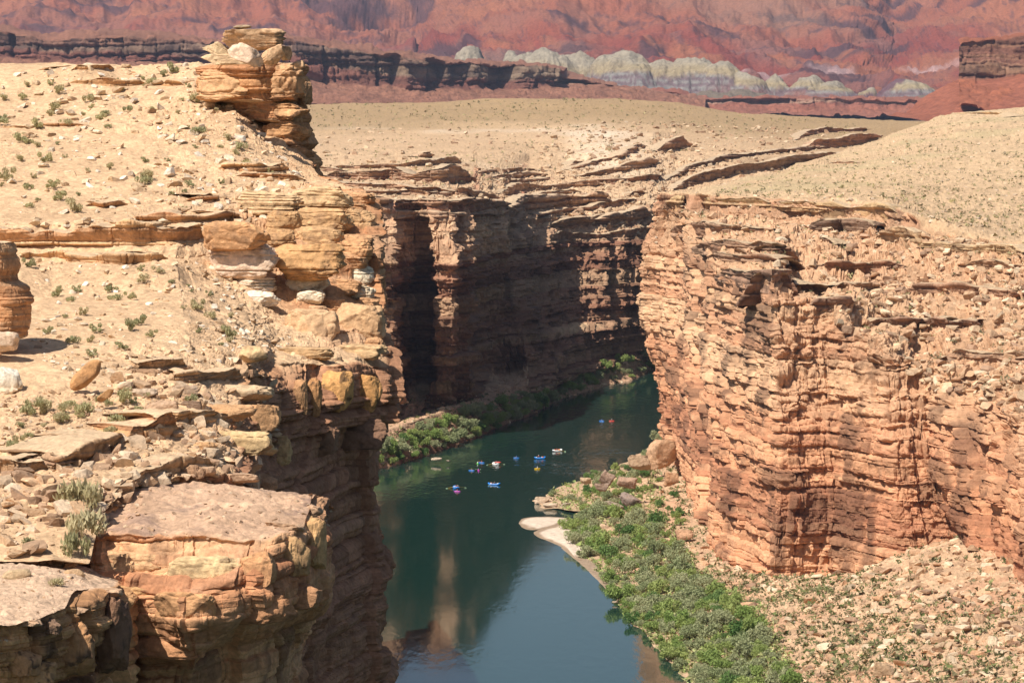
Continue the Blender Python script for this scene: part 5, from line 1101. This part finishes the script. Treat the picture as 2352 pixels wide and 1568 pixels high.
def tube(pts, rad, seg=10, closed=False):
    """swept tube; pts list of Vector, rad float or list"""
    n = len(pts); VV = []; FF = []
    for q, p in enumerate(pts):
        a = pts[(q-1) % n] if (closed or q > 0) else pts[q]; b = pts[(q+1) % n] if (closed or q < n-1) else pts[q]
        t = (b-a).normalized(); u = t.cross(Vector((0, 0, 1))); u = u.normalized() if u.length > 1e-3 else Vector((1, 0, 0)); v = u.cross(t)
        r = rad[q] if isinstance(rad, (list, tuple)) else rad
        for k in range(seg): a_ = 2*math.pi*k/seg; VV.append(tuple(p+(u*math.cos(a_)+v*math.sin(a_))*r))
    for q in range(n if closed else n-1):
        q2 = (q+1) % n
        for k in range(seg): FF.append((q*seg+k, q*seg+(k+1) % seg, q2*seg+(k+1) % seg, q2*seg+k))
    if not closed: FF.append(tuple(range(seg))[::-1]); FF.append(tuple((n-1)*seg+k for k in range(seg)))
    return VV, FF
def part(name, meshes, mat, parent, smooth=True, loc=None):
    VV, FF = [], []
    for V, f in meshes:
        o_ = len(VV); VV += [tuple(v) for v in V]; FF += [tuple(i+o_ for i in q) for q in f]
    me = bpy.data.meshes.new(name); me.from_pydata(VV, [], FF); me.update(); me.materials.append(mat)
    for p in me.polygons: p.use_smooth = smooth
    o = bpy.data.objects.new(name, me); C.objects.link(o)
    if parent: o.parent = parent
    if loc: o.location = loc
    return o
def box(c, s, tap=1.0):
    V = [(c[0]+s[0]/2*x*(tap if z > 0 else 1), c[1]+s[1]/2*y*(tap if z > 0 else 1), c[2]+s[2]/2*z) for z in (-1, 1) for x, y in ((-1, -1), (1, -1), (1, 1), (-1, 1))]
    return V, [(3, 2, 1, 0), (4, 5, 6, 7), (0, 1, 5, 4), (1, 2, 6, 5), (2, 3, 7, 6), (3, 0, 4, 7)]
def ball(c, r, sc=(1, 1, 1), n=10, m=7):
    V = [(c[0], c[1], c[2]-r*sc[2])]; FF = []
    for i in range(1, m):
        th = math.pi*i/m
        for k in range(n): a = 2*math.pi*k/n; V.append((c[0]+r*sc[0]*math.sin(th)*math.cos(a), c[1]+r*sc[1]*math.sin(th)*math.sin(a), c[2]-r*sc[2]*math.cos(th)))
    V.append((c[0], c[1], c[2]+r*sc[2])); L = len(V)-1
    for k in range(n): FF.append((0, 1+(k+1) % n, 1+k)); FF.append((L, 1+(m-2)*n+k, 1+(m-2)*n+(k+1) % n))
    for i in range(m-2):
        for k in range(n): FF.append((1+i*n+k, 1+i*n+(k+1) % n, 1+(i+1)*n+(k+1) % n, 1+(i+1)*n+k))
    return V, FF
def skinned(name, verts, edges, radii, mat, parent, root=0):
    me = bpy.data.meshes.new(name); me.from_pydata(verts, edges, []); me.update(); o = bpy.data.objects.new(name, me); C.objects.link(o)
    m = o.modifiers.new('skin', 'SKIN'); sv = me.skin_vertices[0].data if me.skin_vertices else None
    if sv is None:
        bm = bmesh.new(); bm.from_mesh(me); bm.verts.layers.skin.verify(); bm.to_mesh(me); bm.free(); sv = me.skin_vertices[0].data
    for k, r in enumerate(radii): sv[k].radius = (r, r); sv[k].use_root = (k == root)
    s_ = o.modifiers.new('sub', 'SUBSURF'); s_.levels = 1; s_.render_levels = 1; m.use_smooth_shade = True; me.materials.append(mat)
    if parent: o.parent = parent
    return o
def person(loc, rz, hands, seat=0.0, legs='forward', vest=M_red, hat=M_wht, trousers=M_dkc, label='', scale=1.0):
    """seated figure facing local +Y; hands = two points in its own space"""
    root = empty('person', loc, rz); tag(root, label, 'person')
    P_ = [(0, 0, 0.10), (0, 0.0, 0.30), (0, 0.01, 0.48), (0, 0.02, 0.60), (0, 0.04, 0.70), (0, 0.05, 0.80)]; R_ = [0.15, 0.13, 0.155, 0.06, 0.085, 0.075]
    E_ = [(0, 1), (1, 2), (2, 3), (3, 4), (4, 5)]
    for s_, hd in ((-1, hands[0]), (1, hands[1])):
        b_ = len(P_); hd = Vector(hd); sh = Vector((s_*0.19, 0.01, 0.50)); el = (sh+hd)/2+Vector((s_*0.07, -0.03, -0.09)); dr = (hd-el).normalized()
        P_ += [tuple(sh), tuple(el), tuple(hd), tuple(hd+dr*0.07)]; R_ += [0.060, 0.045, 0.030, 0.038]; E_ += [(2, b_), (b_, b_+1), (b_+1, b_+2), (b_+2, b_+3)]
        pf = hd+dr*0.07; side = dr.cross(Vector((0, 0, 1))).normalized()
        for k in range(4):                       # fingers closed round the shaft
            f0 = len(P_); P_ += [tuple(pf+side*(k-1.5)*0.019+dr*0.04), tuple(pf+side*(k-1.5)*0.019+dr*(0.055+0.004*(k % 2))+Vector((0, 0, -0.03)))]; R_ += [0.009, 0.008]; E_ += [(b_+3, f0), (f0, f0+1)]
        f0 = len(P_); P_ += [tuple(hd+dr*0.05-side*0.04), tuple(hd+dr*0.08-side*0.05+Vector((0, 0, -0.025)))]; R_ += [0.010, 0.009]; E_ += [(b_+2, f0), (f0, f0+1)]
    if legs:
        for s_ in (-1, 1):
            b_ = len(P_); P_ += [(s_*0.10, 0.03, 0.08), (s_*0.15, 0.44, 0.16 if legs == 'forward' else 0.12), (s_*0.14, 0.62 if legs == 'forward' else 0.8, -0.22 if legs == 'forward' else 0.02), (s_*0.14, 0.78 if legs == 'forward' else 0.86, -0.26 if legs == 'forward' else 0.10)]
            R_ += [0.10, 0.075, 0.05, 0.045]; E_ += [(0, b_), (b_, b_+1), (b_+1, b_+2), (b_+2, b_+3)]
    skinned('body', P_, E_, R_, M_skin, root)
    part('life_vest', [tube([Vector((0, 0, 0.14)), Vector((0, 0, 0.22)), Vector((0, 0.01, 0.40)), Vector((0, 0.01, 0.54)), Vector((0, 0.01, 0.57))], [0.17, 0.19, 0.20, 0.17, 0.10], 14)], vest, root)
    part('helmet' if hat is not M_cream else 'hat', [ball((0, 0.035, 0.80), 0.125, (1, 1.1, 0.85)), ball((0, 0.05, 0.765), 0.15, (1, 1.15, 0.16))], hat, root)
    part('face', [ball((0, 0.125, 0.735), 0.018, (0.8, 1, 1.3)), ball((-0.035, 0.118, 0.755), 0.010), ball((0.035, 0.118, 0.755), 0.010), ball((0, 0.115, 0.695), 0.022, (1.2, 0.5, 0.35))], M_skin, root)
    if legs: part('trousers', [tube([Vector((s_*0.09, 0.02, 0.09)), Vector((s_*0.15, 0.44, 0.17 if legs == 'forward' else 0.13))], [0.125, 0.095], 10) for s_ in (-1, 1)], trousers, root)
    return root
def raft(px, py, rz, mat, label, L=5.0, Wd=2.2, oar_tilt=0.1, gear=(), oars=True, crew=None, oar_yaw=0.0):
    loc = Vector(P(px, py, z=0.0)); root = empty('raft', loc, rz); tag(root, label, 'raft', 'rafts on the river')
    hl, hw, r = L/2-0.28, Wd/2-0.28, 0.28; pts = []
    for k in range(44):
        a = 2*math.pi*k/44; c, s_ = math.cos(a), math.sin(a); x = hw*math.copysign(abs(c)**0.75, c); y = hl*math.copysign(abs(s_)**0.55, s_)
        pts.append(Vector((x, y, 0.20+0.42*max(0, abs(y)/hl-0.55)**1.5/0.30*1.0)))
    part('tube', [tube(pts, r, 14, True)], mat, root)
    part('floor', [box((0, 0, 0.08), (2*hw, 2*hl*0.9, 0.08))], mat, root)
    for y in (-L*0.17, L*0.17): part('thwart', [tube([Vector((-hw, y, 0.30)), Vector((0, y, 0.32)), Vector((hw, y, 0.30))], 0.20, 12)], mat, root)
    part('rowing_frame', [tube([Vector((s_*hw*1.02, -0.9, 0.52)), Vector((s_*hw*1.02, 0.9, 0.52))], 0.03, 6) for s_ in (-1, 1)]+[tube([Vector((-hw*1.02, y, 0.52)), Vector((hw*1.02, y, 0.52))], 0.03, 6) for y in (-0.9, -0.2, 0.9)], M_met, root, True)
    part('line', [tube([Vector((p.x*1.14, p.y*1.06, p.z+0.13+0.03*math.sin(k*1.6))) for k, p in enumerate(pts)], 0.014, 5, True)], M_cream, root)
    if oars:
        for s_ in (-1, 1):
            a = Vector((s_*0.35, -0.10, 0.80)); lk = Vector((s_*hw*1.04, 0.1, 0.60)); d = Vector((s_*math.cos(oar_yaw), math.sin(oar_yaw)*1.0, -0.17)).normalized(); e = lk+d*2.35
            o = part('oar', [tube([a, lk, e], 0.036, 8)], M_yel, root)
            part('blade', [tube([e, e+d*0.25, e+d*0.75, e+d*0.85], [0.03, 0.07, 0.09, 0.03], 8)], M_pal, o)
    for (kind, x, y, z, sx, sy, sz, m, lab) in gear:
        g = empty('gear_bag' if kind == 'bag' else 'cooler_box', root.location+Matrix.Rotation(rz, 3, 'Z')@Vector((x, y, z)), rz); tag(g, lab, 'bag' if kind == 'bag' else 'cooler')
        if kind == 'bag': part('bag_body', [ball((0, 0, sz/2), 0.5, (sx, sy, sz))], m, g); part('strap', [tube([Vector((-sx*0.5, 0, sz/2)), Vector((-sx*.36, 0, sz*0.9)), Vector((0, 0, sz*1.03)), Vector((sx*.36, 0, sz*0.9)), Vector((sx*0.5, 0, sz/2))], 0.02, 6)], M_dkc, g)
        else: part('box_body', [box((0, 0, sz*0.4), (sx, sy, sz*0.8))], m, g, False); part('lid', [box((0, 0, sz*0.9), (sx*1.04, sy*1.04, sz*0.2), 0.95)], M_wht, g, False)
    if crew:
        for (x, y, z, r_, vest, hat, lab) in crew:
            pos = root.location+Matrix.Rotation(rz, 3, 'Z')@Vector((x, y, z))
            person(pos, rz+r_, [(-0.30, 0.34, 0.36), (0.30, 0.34, 0.36)], vest=vest, hat=hat, label=lab)
    return root
def kayak(px, py, rz, mat, label, vest, hat, plabel, blade=M_org, tilt=0.15, L=2.7, z=0.0, who=True, loc=None):
    loc = Vector(P(px, py, z=0.0)) if loc is None else Vector(loc); root = empty('kayak', loc, rz); tag(root, label, 'kayak', 'kayaks on the river')
    n = 17; ys = [(-1+2*k/(n-1)) for k in range(n)]
    part('hull', [tube([Vector((0, y*L/2, 0.10+0.16*abs(y)**3)) for y in ys], [0.02+0.30*(1-abs(y)**2.2)**0.8 if abs(y) < 1 else 0.02 for y in ys], 14)], mat, root)
    part('cockpit_rim', [tube([Vector((0.22*math.cos(a), -0.05+0.36*math.sin(a), 0.385)) for a in [k*math.pi/8 for k in range(16)]], 0.025, 6, True)], M_dkc, root)
    part('spray_deck', [ball((0, -0.05, 0.37), 0.24, (0.9, 1.45, 0.16))], M_dkc, root)
    if who:
        w_ = person(loc+Matrix.Rotation(rz, 3, 'Z')@Vector((0, -0.12, 0.18)), rz, [(-0.33, 0.40, 0.40+tilt*0.3), (0.33, 0.40, 0.40-tilt*0.3)], legs=None, vest=vest, hat=hat, label=plabel)
        pd = empty('paddle', loc+Matrix.Rotation(rz, 3, 'Z')@Vector((0, 0.36, 0.58)), rz); tag(pd, 'double-bladed paddle held over the '+' '.join(label.split(',')[0].split()[:11]), 'paddle')
        c_, s_ = math.cos(tilt*1.5), math.sin(tilt*1.5)
        part('shaft', [tube([Vector((-0.75*c_, 0, 0.75*s_)), Vector((0.75*c_, 0, -0.75*s_))], 0.018, 6)], M_dkc, pd)
        for q in (-1, 1): part('blade', [ball((q*0.92*c_, 0, -q*0.92*s_), 0.22, (1.0, 0.14, 0.45))], blade, pd)
    return root
def gr_(tag_): return [('bag', 0.25, 1.25, 0.42, 0.9, 0.7, 0.45, M_org, f'orange gear bag on the {tag_}'), ('box', -0.3, 1.1, 0.30, 0.7, 0.5, 0.45, M_cream, f'cream cooler box on the {tag_}'), ('bag', 0.0, -1.45, 0.42, 1.1, 0.7, 0.42, M_cream, f'cream load bag on the {tag_}')]
raft(1048, 1121, 0.25, M_blue, 'blue raft nearest the camera at the left, rowed end-on with both oars out', gear=gr_('nearest blue raft at the left'), crew=[(0, -0.25, 0.5, 0, M_redc, M_dkc, 'person rowing the nearest blue raft at the left'), (0.35, -1.1, 0.5, 3.1, M_dkc, M_cream, 'person sitting behind the rower of the nearest blue raft')])
raft(1135, 1113, 1.25, M_blue, 'blue raft seen side-on, right of the nearest one, loaded with orange bags', gear=gr_('side-on blue raft'), crew=[(0, -0.25, 0.5, 0, M_dkc, M_dkc, 'person in dark clothes rowing the side-on blue raft')], oar_yaw=0.3)
w1 = raft(1139, 1067, 0.35, M_white, 'white raft in the middle of the group with a red kayak across its stern', gear=gr_('middle white raft')[:2], crew=[(0, -0.25, 0.5, 0, M_dkc, M_wht, 'person in a white helmet rowing the middle white raft')])
raft(1240, 1053, -1.2, M_blue, 'blue raft seen side-on just below the far white raft', gear=gr_('upper blue raft'), crew=[(0, -0.6, 0.72, 0.8, M_redc, M_wht, 'person in a red vest and white helmet sitting high on the upper blue raft')], oars=False)
raft(1280, 1036, -0.85, M_white, 'white raft farthest upstream, carrying orange bags', gear=[('bag', 0.2, 0.9, 0.42, 1.1, 0.9, 0.45, M_org, 'orange gear bag on the far white raft'), ('bag', -0.3, -1.0, 0.42, 0.9, 0.7, 0.42, M_org, 'orange bag behind the rower of the far white raft')], crew=[(0, -0.25, 0.5, 0, M_redc, M_dkc, 'person in red rowing the far white raft')], oar_yaw=0.5)
kayak(0, 0, 1.3, M_red, 'empty red kayak lying across the stern of the middle white raft', None, None, '', who=False, loc=w1.location+Vector((0.8, 1.6, 0.72)))
kayak(1083, 1081, 1.2, M_kbl, 'blue kayak lowest in the cluster, with orange paddle blades', M_redc, M_grn, 'person in a green helmet', tilt=0.35)
kayak(1099, 1081, 0.3, M_mag, 'purple kayak beside the lowest blue one, with pale paddle blades', M_mag, M_kbl, 'person in a purple top', blade=M_pal, tilt=0.05)
kayak(1097, 1065, 0.2, M_grn, 'green kayak above the purple one', M_wht, M_grn, 'person in a green helmet and pale top', tilt=-0.5)
kayak(1106, 1063, 1.3, M_kbl, 'blue kayak just right of the green one', M_redc, M_red, 'person in a red top and red helmet', blade=M_kbl, tilt=0.2)
kayak(1186, 1052, 1.45, M_kbl, 'blue kayak alone between the middle white raft and the upper blue raft', M_blc, M_kbl, 'person in blue with red gloves', blade=M_red, tilt=0.1)
kayak(1234, 1077, 1.9, M_yel, 'yellow kayak below the upper blue raft', M_wht, M_wht, 'person in a white top', blade=M_pal, tilt=0.4)
kayak(1382, 967, 1.2, M_kbl, 'dark blue kayak far upstream, left of the red one', M_blc, M_kbl, 'person in a blue top', blade=M_kbl)
kayak(1405, 967, 1.5, M_red, 'red kayak far upstream near the right wall', M_dkc, M_wht, 'person in a dark vest', blade=M_dkc)
kayak(1050, 1129, 1.35, M_mag, 'purple kayak right in front of the nearest blue raft', M_redc, M_red, 'person in a red helmet', blade=M_org, tilt=0.3)

# ---- labels that single each one out: by row and order within the group
def ordn(n): return {1: 'first', 2: 'second', 3: 'third'}.get(n, f'{n}{"th" if 10 <= n % 100 <= 20 else {1: "st", 2: "nd", 3: "rd"}.get(n % 10, "th")}')
GR = {}
for o in list(bpy.data.objects):
    if o.parent is None and o.get('group') and o.get('label'): GR.setdefault(o['group'], []).append(o)
SHORT = {'bushes of the right bank thicket': 'right bank thicket', 'bushes of the rocky spit': 'the spit', 'bushes under the nose of the right wall': 'right wall foot', 'shrubs among the boulders': 'boulders below right wall',
 'bushes of the far left bank': 'far left bank', 'bushes of the river bend': 'river bend bank', 'desert shrubs of the upper left slope': 'upper left slope', 'desert shrubs of the middle left slope': 'middle left slope',
 'desert shrubs of the lower left slope': 'lower left slope', 'loose stones of the upper left slope': 'upper left slope', 'stones of the middle left slope': 'middle left slope', 'angular blocks of the lower left rubble': 'lower left rubble',
 'boulders of the right bank slope': 'right bank slope', 'fallen blocks on the right wall': 'right wall bench'}
for g, L in GR.items():
    cnt = {}
    for o in L: cnt.setdefault(o['label'], []).append(o)
    if max(len(v) for v in cnt.values()) < 2: continue
    xy = {o: proj(np.array(o.location)) for o in L}
    nrow = max(1, int(round(math.sqrt(len(L)/2.2)))); Ls = sorted(L, key=lambda o: xy[o][1]); per = math.ceil(len(Ls)/nrow)
    for q in range(nrow):
        R_ = sorted(Ls[q*per:(q+1)*per], key=lambda o: xy[o][0])
        for k, o in enumerate(R_):
            rw = 'top row' if q == 0 else ('bottom row' if q == nrow-1 else f'{ordn(q+1)} row down')
            wd = o['label'].split(); n_h = next((i+1 for i, w0 in enumerate(wd) if w0 in ('bush', 'shrub', 'stone', 'block', 'boulder')), 3)
            head = ' '.join(wd[:n_h])
            o['label'] = (f'{head}, {ordn(k+1)} from left in {rw}, ' if nrow > 1 else f'{head}, {ordn(k+1)} from left, ')+SHORT.get(g, g)

# ---- the air
hz = mesh_np('haze', np.array([(x, y, z) for z in (-8, 1500) for x, y in ((-14000, -600), (14000, -600), (14000, 17500), (-14000, 17500))]), np.array([(3, 2, 1, 0), (4, 5, 6, 7), (0, 1, 5, 4), (1, 2, 6, 5), (2, 3, 7, 6), (3, 0, 4, 7)]), None)
mh = bpy.data.materials.new('haze'); mh.use_nodes = True; th = mh.node_tree; th.nodes.remove(th.nodes['Principled BSDF'])
pv = th.nodes.new('ShaderNodeVolumePrincipled'); pv.inputs['Color'].default_value = (0.62, 0.74, 1.0, 1); pv.inputs['Density'].default_value = 2.1e-5; pv.inputs['Anisotropy'].default_value = 0.2
th.links.new(pv.outputs[0], th.nodes['Material Output'].inputs['Volume']); hz.data.materials.append(mh); tag(hz, kind='stuff')
